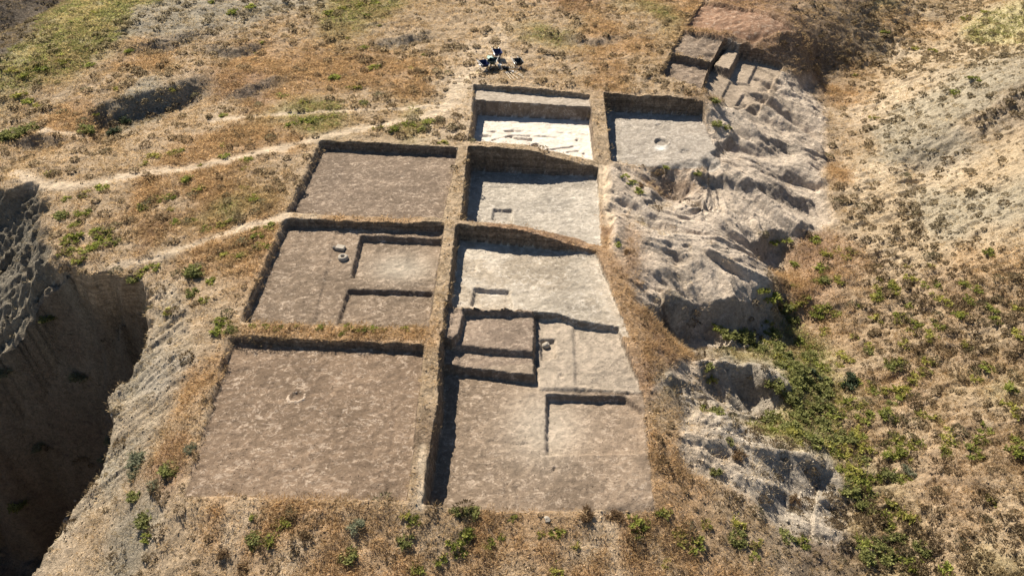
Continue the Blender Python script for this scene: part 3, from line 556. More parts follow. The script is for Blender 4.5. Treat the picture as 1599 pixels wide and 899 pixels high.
PATCH = [
 ('on the upper left slope above the footpaths', 'g523,123,1.5;g710,108,0;g585,107,1.2;g567,76,1;y545,60,.9;g440,150,1.2;y475,160,1.1'),
 ('along the two footpaths left of the white trench', 'g480,190,1.4;g455,196,1;g505,186,.9;y520,183,.9;g640,196,1.3;g668,192,1.3;g615,203,1.1;y590,200,.9;g655,203,1'),
 ('at the top edge of the photo left of centre', 'y560,8,1.6;y535,14,1.3;g585,5,1.3;g515,22,1.1'),
 ('at the top left hillside crest', 'g362,20,1.2;y150,22,1.3;g330,5,.9;g392,12,1.2'),
 ('on the far left slope above the dark hollow', 'g65,108,1.6;g40,118,1.3;y100,98,1.4;g140,103,1.1;y20,112,1.2;g45,160,1.2;y30,150,1.4;y60,165,1.1'),
 ('beside the pale gully at the left edge', 'b50,203,1.8;b22,214,1.9;b136,206,1.6;d177,208,1.3;d195,193,1.2;b5,218,1.5'),
 ('between the upper footpath and the ravine head', 'g158,294,1;g130,334,1.1;y240,245,1.2;y268,241,1;y225,256,.9;g115,352,.8'),
 ('in the bright green clump above the ravine edge', 'g165,366,1.3;g115,374,1.3;g152,385,1.1;g178,378,1;g105,395,1;g130,392,1;g148,362,.9;g122,408,.8;b95,340,1'),
 ('in the rough ground left of the middle trenches', 'g290,282,1.1;g312,295,.9;g245,312,1;g222,325,.9;g265,308,.9;y345,352,1;g320,358,.9;g300,345,.8;g362,345,.8;g275,348,.8;g385,250,.9;g398,310,.9'),
 ('below the narrow footpath beside the left trenches', 'g410,385,1;g422,356,1;y350,402,1.1;g375,400,.8;g402,370,.8;b305,426,1.3;g330,440,.8;g398,360,.7'),
 ('on the rim of the dark ravine', 'g225,426,.9;g238,418,.9;b212,438,1;b300,458,.9;g318,470,.8;y265,486,.8'),
 ('at the corner between the two lower left trenches', 'g350,510,.95;g340,520,.8;b362,518,.7;g345,500,.7'),
 ('in the row growing on the baulk between the lower left trenches', 'g395,511,.5;g415,510,.5;g435,512,.55;r455,512,.5;g500,512,.55;g545,511,.6;g556,515,.6;g570,514,.6;g583,514,.55;g597,516,.5;y632,514,.6;g535,521,.55;g463,509,.4'),
 ('growing in the foreground below the left trench', 's558,822,.95;b634,845,.8;r352,866,.8;r380,888,.9;g440,818,.9;b400,840,.8;b545,868,.9;r475,835,.7'),
 ('growing in the foreground below the central baulk', 'g725,838,1.1;b734,800,.9;g708,848,.8;g690,872,.7;g648,892,.8;g718,862,.7;b712,800,.7'),
 ('growing in the foreground below the right trench', 'r915,803,1.05;r958,808,1.1;g870,832,.8;g988,812,.9;g1004,818,.9;g996,832,.7;y868,890,.9;g1088,850,1;y1060,838,1;g1035,800,.8;y1100,820,.9'),
 ('on the lit slope beside the ravine lower left', 's215,716,1.5;b268,735,1.1;s240,760,.9;b212,776,.8;b228,812,.9;g232,838,.7;s300,700,.8;s170,690,.9;s208,740,.9;s160,720,.8;y92,830,.9'),
 ('down in the dark ravine', 's128,592,1.9;s5,590,1.7;b30,790,1.5;b75,500,1.1;s60,700,1.2'),
 ('in the earthy scar east of the white floors', 'g985,285,.9;g975,276,.8;g998,300,.9;b1115,158,1;b1120,195,1;b1135,200,.9;g965,382,.6;g1040,262,.6;r978,395,.8;r1000,290,.7;b1090,273,.8'),
 ('on the slope right of the upper spur', 'g1522,125,1.2;g1495,146,1.1;y1430,76,1.1;y1457,80,1.1;g1380,52,1.2;y1333,118,.9;y1365,184,1;y1510,30,1.4;y1540,20,1.3'),
 ('on the reddish patch right of the pale knoll', 'g1272,374,1;g1228,374,1;y1290,396,1;g1210,380,.9;y1308,390,1;y1322,402,1;g1282,420,1.1;g1278,440,1;b1290,438,.9;y1252,470,.9'),
 ('around the foot of the pale knoll', 'g1205,468,1.3;b1220,482,1.4;g1190,455,.9;g1280,480,1;g1308,492,1;y1240,445,.9;b1238,500,1.2'),
 ('scattered over the right slope at mid height', 'y1372,450,.9;g1395,446,1;g1375,462,.9;g1408,494,1;g1432,505,.9;y1480,470,1;g1515,470,1;g1530,452,.9;g1558,500,1;y1590,482,1;g1500,492,.9;g1550,482,1;y1455,530,.9;g1470,512,.9'),
 ('on the lower part of the right slope', 'g1545,575,1.1;y1530,590,1;g1578,606,1;y1590,645,1.1;g1538,670,1;g1535,690,.9;g1588,704,1.1;y1465,655,1;g1478,710,.8;y1420,712,.8;y1550,780,.8;s1418,735,.9;y1575,635,1;y1510,540,.8'),
 ('in the upper part of the green gully', 'b1160,528,1.5;b1182,545,1.4;b1140,526,1.2;b1205,522,1.2;g1122,512,1;b1222,556,1.5;b1244,582,1.6;b1265,560,1.2;g1250,535,1.1;b1212,540,1.1;y1195,505,1'),
 ('in the middle part of the green gully', 'b1214,604,1.5;b1235,622,1.5;b1262,604,1.4;b1286,598,1.2;d1328,602,1.7;b1255,642,1.6;b1282,634,1.4;g1304,650,1.3;g1335,636,1.3;g1352,652,1.2;b1240,600,1.2;b1290,618,1.3;d1270,586,1.2'),
 ('in the lower part of the green gully', 'b1210,658,1.5;b1232,672,1.6;b1265,690,1.3;b1284,668,1.4;b1325,684,1.2;g1334,744,1.2;b1326,764,1.2;b1350,792,1.1;r1330,700,1.2;y1310,690,1.1;b1250,655,1.3;y1360,700,1.1;b1345,720,1;b1300,690,1.2'),
 ('at the bottom of the green gully', 'y1402,796,1.4;y1420,806,1.2;g1385,812,1;b1365,850,1.2;b1382,868,1.2;g1430,880,1.1;b1440,860,1.1;b1395,840,1.1;g1410,870,1;g1480,892,1;b1350,870,1'),
 ('beside the lower eroded hummocks', 'g1104,641,.8;b1122,646,.9;y1108,592,.9;b1105,575,.8;r1152,712,1;y1152,815,1;g1252,846,.9;b1118,738,.7;y1060,832,.7;b1138,690,.6;r1240,780,.8'),
]
nplant = 0
def extra(n_, x0_, x1_, y0_, y1_, kinds, lab, grp, s0, s1):
    k = 0
    while k < n_:
        a, b_ = rng.uniform(x0_, x1_), rng.uniform(y0_, y1_); x, y, z = onto(a, b_)
        if samp(CID, x, y) > 0 or samp(bad, x, y) > .3 or samp(ravmask, x, y) > .1 or samp(bad2, x, y) > .25 or fbm(np.array([x/4.]), np.array([y/3.]), 501, 2)[0] < -.12: continue
        kk = kinds[k % len(kinds)]; nm, l_, cat, protos = KIND[kk]; sz = rng.uniform(s0, s1)
        o = bpy.data.objects.new(nm, protos[k % len(protos)]); COL.objects.link(o); o.location = (x, y, z-.02); o.rotation_euler = (0, 0, rng.uniform(0, 6.28)); o.scale = (sz, sz, sz*rng.uniform(.7, 1))
        setp(o, 'one of many small %ss %s' % (l_, lab), cat, '%s %s' % (grp, {'g': 'green', 'y': 'yellow-green', 'b': 'bushy'}[kk])); k += 1
extra(95, 1200, 1599, 390, 760, 'ygy', 'sprinkled over the brown right slope', 'small plants sprinkled over the right slope', .6, 1.25)
extra(34, 20, 700, 20, 420, 'yg', 'sprinkled over the left slope', 'small plants sprinkled over the left slope', .5, 1.0)
extra(40, 1130, 1400, 520, 880, 'byg', 'filling the green gully', 'small plants filling the green gully', .7, 1.2)
extra(14, 280, 1250, 800, 899, 'yg', 'among the foreground dry grass', 'small plants in the foreground', .4, .8)
for where, lst in PATCH:
    items = []
    for t in lst.split(';'):
        k = t[0]; a, b_, sz = map(float, t[1:].split(','))
        if sz > 0: items.append((k, a, b_, sz))
    by = {}
    for it in items: by.setdefault(it[0], []).append(it)
    for k, its in by.items():
        nm, lab, cat, protos = KIND[k]; its.sort(key=lambda q: q[1])
        for i_, (k_, a, b_, sz) in enumerate(its):
            x, y, z = onto(a, b_)
            o = bpy.data.objects.new(nm, protos[(i_*3+nplant) % len(protos)]); COL.objects.link(o); nplant += 1
            o.location = (x, y, z-.02); o.rotation_euler = (rng.uniform(-.1, .1), rng.uniform(-.1, .1), rng.uniform(0, 6.28)); o.scale = (sz, sz*rng.uniform(.85, 1.1), sz*rng.uniform(.75, 1.05))
            if len(its) == 1: L_ = 'the only %s %s' % (lab, where)
            elif len(its) == 2: L_ = '%s %s, %s of the two' % (lab, where, ('left', 'right')[i_])
            else: L_ = '%s %s, %s from left of %s' % (lab, where, NUM[i_+1], CNT[len(its)])
            wds = L_.split()
            if len(wds) > 16:
                L_ = L_.replace('growing ', '').replace(' of the photo', '').replace('the two ', 'two ').replace(' part of the green gully', ' green gully').replace('the row on the baulk between the lower left trenches', 'the row on the grassy baulk')
                if len(L_.split()) > 16: L_ = L_.replace(' of %s' % CNT[len(its)], '')
                if len(L_.split()) > 16: L_ = L_.replace(' the ', ' ')
            setp(o, L_, cat, '%s plants %s' % ('green' if k in 'gybd' else 'dry and grey', where))
# cushions of dry stalks: the 300 that show largest are things, the rest one ground cover
CR2 = COLR
def scatter(nwant, zone_w, ymax=95):
    """weighted random places on the visible ground"""
    out = []
    while sum(len(a) for a in out) < nwant:
        m = 40000; yy = 12 + (ymax-12)*rng.uniform(0, 1, m)**.9; xx = (rng.uniform(-1, 1, m))*(9+yy*.78)
        px, py = proj(xx, yy, zat(xx, yy)); ok = (px > -120) & (px < 1720) & (py > -60) & (py < 990)
        ok &= rng.uniform(0, 1, m) < samp(zone_w, xx, yy); out.append(np.stack([xx[ok], yy[ok]], 1))
    return np.concatenate(out)[:nwant]
open_ = (CID == 0)*(1-PATHM)*(1-np.clip(bad*1.2, 0, 1))*(1-ravmask)
open_ = np.maximum(open_, SCM*.8*(PX > 900)*(PY > 340)*(CID == 0))
nearcut = np.zeros(X.shape)
cl1 = np.clip(.5+.9*fbm(X/6, Y/6, 301, 3), .15, 1)
cw_ = np.maximum(open_, .3*ravmask)*cl1*(.35+.65*hill+.3*(Y > 45))
cw_ = np.where((Y < 40) & (X > -9) & (X < 6), cw_*.15, cw_)
cw_ = np.where((poly_sd(PX, PY, [(500,210),(725,220),(735,125),(1110,155),(960,265),(1000,480),(1010,800),(640,795),(345,520),(445,335)]) < 0), cw_*.1, cw_)
cw_ = cw_*(1-.85*spurm); cw_ = np.clip(cw_*(1+1.2*hill*sstep(400, 470, PY)), 0, 1)
sp = scatter(12500, cw_, 92)
sz = rng.uniform(0, 1, len(sp))**4*.8+.20
pxs, pys = proj(sp[:, 0], sp[:, 1], zat(sp[:, 0], sp[:, 1]))
dist = np.hypot(sp[:, 0], sp[:, 1])+CAMZ
inview = (pxs > 10) & (pxs < 1590) & (pys > 5) & (pys < 890)
order = np.argsort(-(sz/dist)*inview); big = order[:300]; rest = order[300:]
for i_ in big:
    x, y = sp[i_]; o = bpy.data.objects.new('cushion_tuft', CUSH[int(i_) % 6]); COL.objects.link(o); s = float(sz[i_])
    o.location = (x, y, float(zat(x, y))-.02); o.rotation_euler = (0, 0, rng.uniform(0, 6.28)); o.scale = (s, s, s*.9)
    px = pxs[i_]; py = pys[i_]
    reg = 'on the pale slope at the right side' if px > 1180 else ('in the foreground below the trenches' if py > 770 and px > 250 else ('on the slope left of the trenches' if px < 520 else ('beyond the far end of the trenches' if py < 240 else 'between the trenches and the right gully')))
    setp(o, 'low brown cushion of dry stalks ' + reg, 'dry tuft', 'dry cushion tufts ' + reg)
def tuft_field(name, xy, size, nl, cfun, lw, mat, flat=1.0, dome_=False):
    n_ = len(xy); x, y = xy[:, 0], xy[:, 1]; z = zat(x, y); k = np.repeat(np.arange(n_), nl); m = len(k)
    s = size[k]; an = rng.uniform(0, 6.283, m); rad = np.sqrt(rng.uniform(0, 1, m))*.55
    b = np.stack([x[k]+s*rad*np.cos(an), y[k]+s*rad*np.sin(an), z[k]+s*.30*rng.uniform(0, 1, m)*(1-rad)*flat-.015], 1)
    an2 = an+rng.normal(0, .7, m)
    d = np.stack([np.cos(an2), np.sin(an2), rng.uniform(.2, 1.4, m)*flat], 1)
    c = cfun(x, y)[k]*rng.uniform(.7, 1.3, (m, 1))
    if dome_:
        u = rng.uniform(0, 1, m); r_ = np.sqrt(1-u*u)
        b = np.stack([x[k]+s*.32*r_*np.cos(an), y[k]+s*.32*r_*np.sin(an), z[k]+s*.28*u*rng.uniform(.7, 1, m)-.01], 1)
        d = np.stack([r_*np.cos(an), r_*np.sin(an), u+.4], 1)+rng.normal(0, .5, (m, 3)); c = c*(.6+.9*u[:, None])
    me = leaves_mesh(name, b, d, s*lw[0]*rng.uniform(.6, 1.3, m), s*lw[1]*rng.uniform(.6, 1.4, m), c, mat)
    o = bpy.data.objects.new(name, me); COL.objects.link(o); return o
def dry_col(x, y):
    c = samp(COLR, x, y)*.66 + np.array([.54, .42, .235])*.34; g = rng.uniform(0, 1, (len(x), 1)); return c*(.72+.9*g)*np.array([1.0, .96, .88])
def brown_col(x, y): return samp(COLR, x, y)*.25 + np.array([.105, .085, .05])*rng.uniform(.6, 1.2, (len(x), 1))
setp(tuft_field('dry_cushions', sp[rest], sz[rest]*.9, 64, brown_col, (.22, .085), M_dry, dome_=True), 'low brown cushions of dry stalks covering the slopes', 'dry tufts', kind='stuff')
gp = scatter(66000, VEG*.9+.05*open_, 92)
gs = rng.uniform(.12, .34, len(gp))*(1+.006*gp[:, 1])
setp(tuft_field('dry_grass', gp, gs, 12, dry_col, (.66, .036), M_dry), 'short dry orange and straw grass over the open ground', 'grass', kind='stuff')
def olive_col(x, y): return np.array([.27, .27, .09])*rng.uniform(.6, 1.5, (len(x), 1)) + .2*samp(COLR, x, y)
greenish = np.clip((COLR[..., 1]/COLR[..., 0]-.78)/.1, 0, 1)*open_*(COLR[..., 2] < COLR[..., 1]*.60)
gg = scatter(4500, greenish*.9*np.clip(.5+1.2*fbm(X/1.6,Y/1.3,277,3),0,1), 92)
setp(tuft_field('green_grass', gg, rng.uniform(.2, .5, len(gg)), 12, olive_col, (.6, .07), M_leaf), 'sparse green growth among the dry grass', 'grass', kind='stuff')
# crumbs of earth and stones
def crumbs(name, xy, size, mat, lab, colf):
    n_ = len(xy); x, y = xy[:, 0], xy[:, 1]; z = zat(x, y)
    oc = np.array([(1,0,0),(0,1,0),(-1,0,0),(0,-1,0),(0,0,1),(0,0,-1)], float); f = np.array([(0,1,4),(1,2,4),(2,3,4),(3,0,4),(1,0,5),(2,1,5),(3,2,5),(0,3,5)])
    v = oc[None]*rng.uniform(.5, 1.2, (n_, 6, 3))*size[:, None, None]*np.array([1, .8, .6]); a = rng.uniform(0, 6.28, n_); ca_, sa = np.cos(a)[:, None], np.sin(a)[:, None]
    v = np.stack([v[..., 0]*ca_-v[..., 1]*sa+x[:, None], v[..., 0]*sa+v[..., 1]*ca_+y[:, None], v[..., 2]+z[:, None]+size[:, None]*.2], -1)
    me = bpy.data.meshes.new(name); me.vertices.add(n_*6); me.vertices.foreach_set('co', v.astype(np.float32).ravel())
    idx = (f[None]+np.arange(n_)[:, None, None]*6).reshape(-1); me.loops.add(len(idx)); me.loops.foreach_set('vertex_index', idx.astype(np.int32))
    me.polygons.add(n_*8); me.polygons.foreach_set('loop_start', np.arange(0, n_*24, 3, dtype=np.int32)); me.polygons.foreach_set('loop_total', np.full(n_*8, 3, np.int32)); me.update(calc_edges=True)
    c = np.repeat(np.concatenate([np.clip(colf(x, y), 0, 1), np.ones((n_, 1))], 1), 6, 0)
    at = me.color_attributes.new('soil', 'FLOAT_COLOR', 'POINT'); at.data.foreach_set('color', c.astype(np.float32).ravel()); me.materials.append(mat)
    o = bpy.data.objects.new(name, me); COL.objects.link(o); setp(o, lab, 'gravel', kind='stuff')
cwt = (CID == 0)*(.25+.5*bad4+.4*bad2)*(1-ravmask*.7)*(1-.7*PATHM)
gq = scatter(16000, cwt, 80); crumbs('gravel', gq, rng.uniform(.02, .07, len(gq))*rng.uniform(.6, 1.6, len(gq)), M_path, 'loose clods and small stones on the open ground', lambda x, y: samp(COLR, x, y)*rng.uniform(.9, 1.5, (len(x), 1)))
gq = scatter(9000, (CID > 0)*(CID != 4)*.9, 62); crumbs('loose_crumbs', gq, rng.uniform(.012, .035, len(gq)), M_path, 'crumbs of earth on the scraped trench floors', lambda x, y: samp(COLR, x, y)*rng.uniform(.9, 1.5, (len(x), 1)))

# ------------------------------------------------------------------ rocks and finds
def plain(name, c, rough=.6, noise=.25, sc=8, metal=0):
    m = bpy.data.materials.new(name); m.use_nodes = True; t = m.node_tree; L = t.links.new; b = t.nodes['Principled BSDF']
    b.inputs['Roughness'].default_value = rough; b.inputs['Metallic'].default_value = metal
    tc = N(t, 'ShaderNodeTexCoord'); n_ = N(t, 'ShaderNodeTexNoise'); n_.inputs['Scale'].default_value = sc; n_.inputs['Detail'].default_value = 5; L(tc.outputs['Object'], n_.inputs['Vector'])
    mx = N(t, 'ShaderNodeMixRGB'); mx.inputs[1].default_value = (*[v*(1-noise) for v in c], 1); mx.inputs[2].default_value = (*[min(1, v*(1+noise)) for v in c], 1)
    L(n_.outputs[0], mx.inputs[0]); L(mx.outputs[0], b.inputs['Base Color'])
    bp = N(t, 'ShaderNodeBump'); bp.inputs['Distance'].default_value = .01*noise/.25; L(n_.outputs[0], bp.inputs['Height']); L(bp.outputs[0], b.inputs['Normal']); return m
M_stone = plain('pale_stone', (.38, .33, .265), .95); M_stone2 = plain('dark_stone', (.16, .14, .12), .9); M_clay = plain('baked_clay', (.50, .39, .29), .95)
M_navy = plain('navy_paint', (.012, .018, .075), .35, .15); M_black = plain('black_plastic', (.012, .013, .014), .4, .2); M_dgreen = plain('dark_green_paint', (.010, .035, .025), .4, .2)
M_galv = plain('galvanised_steel', (.62, .64, .66), .35, .1, metal=.4); M_steel = plain('steel_blade', (.30, .30, .31), .4, .3, metal=.6)
M_wood = plain('pale_ash_wood', (.80, .70, .54), .6, .12); M_rubber = plain('rubber', (.02, .02, .02), .8); M_white = plain('white_plastic', (.8, .8, .78), .5, .05); M_mint = plain('pale_green_cloth', (.45, .62, .52), .8, .1)
import bmesh
def mk(name, bm, mat, parent=None, smooth=False, bev=0):
    if bev: bmesh.ops.bevel(bm, geom=[e for e in bm.edges], offset=bev, segments=2, affect='EDGES')
    bmesh.ops.recalc_face_normals(bm, faces=bm.faces)
    me = bpy.data.meshes.new(name); bm.to_mesh(me); bm.free(); me.materials.append(mat)
    if smooth: me.shade_smooth()
    o = bpy.data.objects.new(name, me); COL.objects.link(o); o.parent = parent; return o
def rock_bm(sx, sy, sz_, seed, sub=3, rough_=.18, cut=.0):
    bm = bmesh.new(); bmesh.ops.create_icosphere(bm, subdivisions=sub, radius=1); r_ = random.Random(seed)
    dirs = [(np.array([r_.gauss(0,1), r_.gauss(0,1), r_.gauss(0,.8)]), r_.uniform(.6, .9)) for _ in range(9)]
    for v in bm.verts:
        c = np.array(v.co)
        for d_, h_ in dirs:                                     # knap flat facets
            d1 = d_/np.linalg.norm(d_); q = c@d1
            if q > h_: c = c-d1*(q-h_)*.9
        c *= 1+rough_*.4*(r_.random()-.5); v.co = (c[0]*sx, c[1]*sy, c[2]*sz_)
    return bm
def place_rock(px, py, sx, sy, sz_, seed, mat, name, label, cat, group=None):
    x, y, z = onto(px, py); o = mk(name, rock_bm(sx, sy, sz_, seed), mat); o.location = (x, y, z+sz_*.35); o.rotation_euler = (0, 0, seed*1.3); setp(o, label, cat, group); return o
# flat rectangular slab
x, y, z = onto(532, 389); bm = bmesh.new(); bmesh.ops.create_cube(bm, size=1)
for v in bm.verts: v.co = (v.co.x*.52+.02*v.co.y, v.co.y*.40-.06*v.co.x, v.co.z*.2)
bmesh.ops.bevel(bm, geom=list(bm.edges), offset=.03, segments=2, affect='EDGES'); bmesh.ops.subdivide_edges(bm, edges=list(bm.edges), cuts=2, use_grid_fill=True)
for v in bm.verts: v.co += v.co.normalized()*random.uniform(-.012, .012)
o = mk('stone_slab', bm, M_stone); o.location = (x, y, z+.08); o.rotation_euler = (0, 0, -.1); setp(o, 'pale flat rectangular stone slab on the middle left trench floor', 'stone')
place_rock(523, 389, .12, .17, .15, 3, M_stone2, 'dark_stone', 'small dark stone lying against the pale slab in the middle left trench', 'stone')
# round stone with a hole
x, y, z = onto(536, 404); bm = bmesh.new(); prof = [(.09,0),(.10,.12),(.14,.17),(.20,.18),(.26,.15),(.29,.08),(.29,0)]; NS = 28; ring = []
for k in range(NS):
    a = 6.2832*k/NS; j_ = 1+.03*math.sin(3*a)+random.uniform(-.012, .012); ring.append([bm.verts.new((r_*math.cos(a)*j_, r_*math.sin(a)*j_*.92, h_)) for r_, h_ in prof])
for k in range(NS):
    for q in range(len(prof)-1): bm.faces.new((ring[k][q], ring[(k+1) % NS][q], ring[(k+1) % NS][q+1], ring[k][q+1]))
o = mk('quern_stone', bm, M_stone, smooth=True); o.location = (x, y, z); o.rotation_euler = (.06, 0, 0); setp(o, 'round pale quern stone with a central hole below the slab', 'stone')
# clay ring of a sunken oven in the lower left trench
x, y, _ = pt(463, 620, -1.08); z = float(zat(x+.5, y)); bm = bmesh.new(); prof = [(.26,-.10),(.28,.0),(.31,.035),(.36,.03),(.41,-.01),(.44,-.05)]; NS = 36; ring = []
for k in range(NS):
    a = 6.2832*k/NS; j_ = 1+.12*math.sin(2*a+1)+random.uniform(-.06, .06); hj = random.uniform(-.03, .02); ring.append([bm.verts.new((r_*math.cos(a)*j_, r_*math.sin(a)*j_, h_+(hj if 0 < i_ < 4 else 0))) for i_, (r_, h_) in enumerate(prof)])
for k in range(NS):
    for q in range(len(prof)-1): bm.faces.new((ring[k][q], ring[(k+1) % NS][q], ring[(k+1) % NS][q+1], ring[k][q+1]))
o = mk('clay_ring', bm, M_clay, smooth=True); o.location = (x, y, z); setp(o, 'oval ring of pale clay sunk in the large lower left trench floor', 'clay oven')
ROCKS = [(853,541,.26,.22,.20,'pale_stone','pale broken stone block in the notch beside the dark floored pit','boulder'),
 (854,812,.16,.13,.1,0,'pale round stone in the dry grass below the right trench','rock'),
 (714,235,.10,.08,.09,0,'small white stone at the corner where the upper baulks cross','stone'),
 (1218,158,0,0,0,0,'','')]
for k, (a, b_, sx, sy, sz_, nm, lab, cat) in enumerate(ROCKS):
    if sx: place_rock(a, b_, sx, sy, sz_, 20+k, M_stone, nm or 'pale_rock', lab, cat)
edge = [(98,800,.30),(88,822,.18),(118,782,.13),(158,718,.14),(186,612,.12),(62,885,.18),(176,650,.11)]
edge.sort()
for k, (a, b_, r_) in enumerate(edge):
    place_rock(a, b_, r_, r_*.75, r_*.55, 40+k, M_stone, 'edge_rock', 'pale angular rock on the ravine rim, %s from left of seven' % NUM[k+1], 'rock', 'pale rocks along the ravine rim')
# ------------------------------------------------------------------ tools beyond the white trench
def tube(bm, a, b_, r0, r1=None, seg=10):
    from mathutils import Vector
    a, b_ = Vector(a), Vector(b_); d = b_-a; r1 = r0 if r1 is None else r1
    ret = bmesh.ops.create_cone(bm, cap_ends=True, segments=seg, radius1=r0, radius2=r1, depth=d.length)
    q = d.to_track_quat('Z', 'Y'); 
    for v in ret['verts']: v.co = q @ v.co + (a+b_)/2
def bent(bm, pts_, r, seg=8):
    for k in range(len(pts_)-1): tube(bm, pts_[k], pts_[k+1], r, seg=seg)
def barrow(px, py, rot, mat, label):
    x, y, z = onto(px, py); t = bpy.data.objects.new('wheelbarrow', None); COL.objects.link(t); t.location = (x, y, z+.01); t.rotation_euler = (0, 0, rot); setp(t, label, 'wheelbarrow', 'wheelbarrows parked beyond the white trench')
    # tray: open tapered shell, wheel towards -Y
    bm = bmesh.new(); top = [(-.34,.42,.66),(.34,.42,.66),(.31,-.52,.62),(-.31,-.52,.62)]; bot = [(-.22,.26,.33),(.22,.26,.33),(.19,-.22,.30),(-.19,-.22,.30)]
    def lerp(k, s_, dz): return tuple(c*s_ for c in k[:2])+(k[2]+dz,)
    o1 = [bm.verts.new(p) for p in top]; o2 = [bm.verts.new(p) for p in bot]; i1 = [bm.verts.new(lerp(p, .95, .0)) for p in top]; i2 = [bm.verts.new(lerp(p, .94, .015)) for p in bot]
    for k in range(4):
        j = (k+1) % 4; bm.faces.new((o1[k], o1[j], o2[j], o2[k])); bm.faces.new((i1[j], i1[k], i2[k], i2[j])); bm.faces.new((o1[j], o1[k], i1[k], i1[j]))
    bm.faces.new(o2); bm.faces.new(i2[::-1]); tray = mk('tray', bm, mat, t)
    bm = bmesh.new(); q = [(p[0]*1.01, p[1]*1.01, p[2]+.005) for p in top]; bent(bm, q+[q[0]], .016); mk('rim', bm, mat, tray)
    bm = bmesh.new()
    for s in (-1, 1): bent(bm, [(s*.05,-.62,.20),(s*.20,-.25,.28),(s*.24,.3,.34),(s*.28,.95,.60)], .019)
    mk('frame', bm, M_galv, t)
    for s in (-1, 1):
        bm = bmesh.new(); tube(bm, (s*.279,.90,.58), (s*.29,1.04,.64), .028); mk('grip', bm, M_black, t)
        bm = bmesh.new(); bent(bm, [(s*.24,.22,.34),(s*.26,.34,.02),(s*.26,.50,.02),(s*.25,.42,.38)], .014); mk('leg', bm, M_galv, t)
    bm = bmesh.new(); NS = 24
    for k in range(NS):
        a0, a1 = 6.2832*k/NS, 6.2832*(k+1)/NS; tube(bm, (0, -.66+.16*math.cos(a0), .195+.16*math.sin(a0)), (0, -.66+.16*math.cos(a1), .195+.16*math.sin(a1)), .035, seg=8)
    wh = mk('tyre', bm, M_rubber, t, True)
    bm = bmesh.new(); tube(bm, (-.02, -.66, .195), (.02, -.66, .195), .10, seg=20); tube(bm, (-.07, -.66, .195), (.07, -.66, .195), .015); mk('hub', bm, M_galv, wh)
    return t
barrow(756, 110, R(24), M_navy, 'navy wheelbarrow furthest left, standing alone beside the tools')
barrow(777, 92, R(14), M_navy, 'navy wheelbarrow standing behind the others, furthest from the trench')
barrow(769, 106, R(-12), M_dgreen, 'dark green wheelbarrow with pale cloth, between the two navy ones and the tools')
barrow(809, 107, R(20), M_black, 'black wheelbarrow at the right end of the tool heap')
def shovel(px, py, rot, label, pitch=0., ln=1.25, kind='shovel', zoff=.03):
    x, y, z = onto(px, py); t = bpy.data.objects.new(kind, None); COL.objects.link(t); t.location = (x, y, z+zoff); t.rotation_euler = (pitch, 0, rot); setp(t, label, kind, 'digging tools laid beyond the white trench')
    bm = bmesh.new(); tube(bm, (0, 0, .03), (0, -ln, .03), .024, .019); mk('handle', bm, M_wood, t)
    bm = bmesh.new()
    if kind == 'shovel':
        outl = [(-.12,.02),(-.13,.20),(-.08,.31),(0,.36),(.08,.31),(.13,.20),(.12,.02),(.03,-.04),(-.03,-.04)]
        up = [bm.verts.new((a, b_, .035+.25*abs(a)*1.0)) for a, b_ in outl]; dn = [bm.verts.new((a, b_, .028+.25*abs(a)*1.0)) for a, b_ in outl]
        bm.faces.new(up); bm.faces.new(dn[::-1])
        for k in range(len(outl)): j = (k+1) % len(outl); bm.faces.new((up[k], dn[k], dn[j], up[j]))
        tube(bm, (0, .04, .035), (0, -.14, .032), .03, .027); mk('blade', bm, M_steel, t)
    else:
        bent(bm, [(-.28,-.05,.03),(-.14,.0,.035),(0,.02,.035),(.14,0,.035),(.27,-.04,.03)], .024); mk('head', bm, M_steel, t)
    return t
LT = ['with the longest white handle, leftmost of the fan', 'with a white handle, second from left of the fan', 'with a white handle in the middle of the fan']
for k, (a, b_, ro) in enumerate([(790,115,18),(793,115,22),(797,115,27)]): shovel(a, b_, R(ro), 'shovel ' + LT[k] + ' towards the trench', ln=1.35)
shovel(801, 114, R(40), 'shovel with a yellowish handle, rightmost of the fan towards the trench', ln=1.45)
shovel(804, 114, R(44), 'pickaxe with pale handle lying beside the rightmost shovel', ln=.95, kind='pickaxe')
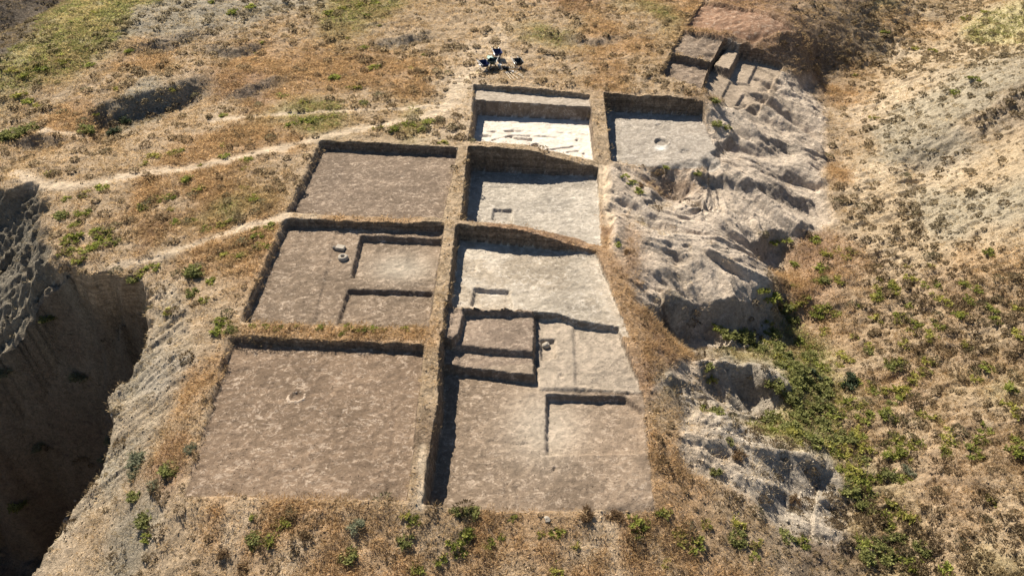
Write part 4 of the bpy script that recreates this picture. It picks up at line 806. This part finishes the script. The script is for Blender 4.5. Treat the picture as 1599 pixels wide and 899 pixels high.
for k, (a, b_, ro, ln) in enumerate([(795,108,168,.85),(799,108,178,.85),(803,108,186,.8)]):
    shovel(a, b_, R(ro), 'pickaxe lying with its handle away from the trench, %s of three' % ('leftmost', 'middle', 'rightmost')[k], ln=ln, kind='pickaxe')
for k, (a, b_, ro, ln) in enumerate([(775,108,190,.8),(781,108,200,.9),(784,108,168,.7)]):
    shovel(a, b_, R(ro), 'shovel lying beside the green wheelbarrow, %s of three' % ('leftmost', 'middle', 'rightmost')[k], ln=ln)
def bucket(px, py, mat, label, nm='bucket'):
    x, y, z = onto(px, py); t = bpy.data.objects.new(nm, None); COL.objects.link(t); t.location = (x, y, z); setp(t, label, 'bucket', 'buckets among the tools')
    bm = bmesh.new(); prof = [(0,0),(.12,0),(.16,.28),(.17,.285),(.17,.30),(.15,.295),(.11,.02),(0,.02)]; ring = []
    for k in range(20):
        a = 6.2832*k/20; ring.append([bm.verts.new((max(r_, .001)*math.cos(a), max(r_, .001)*math.sin(a), h_)) for r_, h_ in prof])
    for k in range(20):
        for q in range(len(prof)-1): bm.faces.new((ring[k][q], ring[(k+1) % 20][q], ring[(k+1) % 20][q+1], ring[k][q+1]))
    mk('body', bm, mat, t, True); bm = bmesh.new(); bent(bm, [(.17*math.cos(a), .06*math.sin(a), .29+.14*math.sin(a)) for a in np.linspace(0, 3.1416, 9)], .006); mk('bail_handle', bm, M_galv, t)
bucket(780, 107, M_white, 'white bucket standing between the green barrow and the shovels')
bucket(787, 110, M_black, 'black bucket standing where the fanned handles meet')
bucket(792, 111, M_black, 'black bucket standing just right of the fanned handles')
# cloth over the green barrow
bm = bmesh.new(); bmesh.ops.create_grid(bm, x_segments=10, y_segments=10, size=.24); 
for v in bm.verts: v.co.z = .72+.05*math.sin(v.co.x*14)*math.cos(v.co.y*11)-1.1*max(0, abs(v.co.x)-.14)
for f in bm.faces: f.smooth = True
r_ = bmesh.ops.solidify(bm, geom=list(bm.faces), thickness=.012)
x, y, z = onto(766, 104); o = mk('cloth', bm, M_mint, smooth=True); o.location = (x, y+.15, z-.02); o.rotation_euler = (0, 0, .4); setp(o, 'pale green cloth draped over the dark green wheelbarrow', 'cloth')
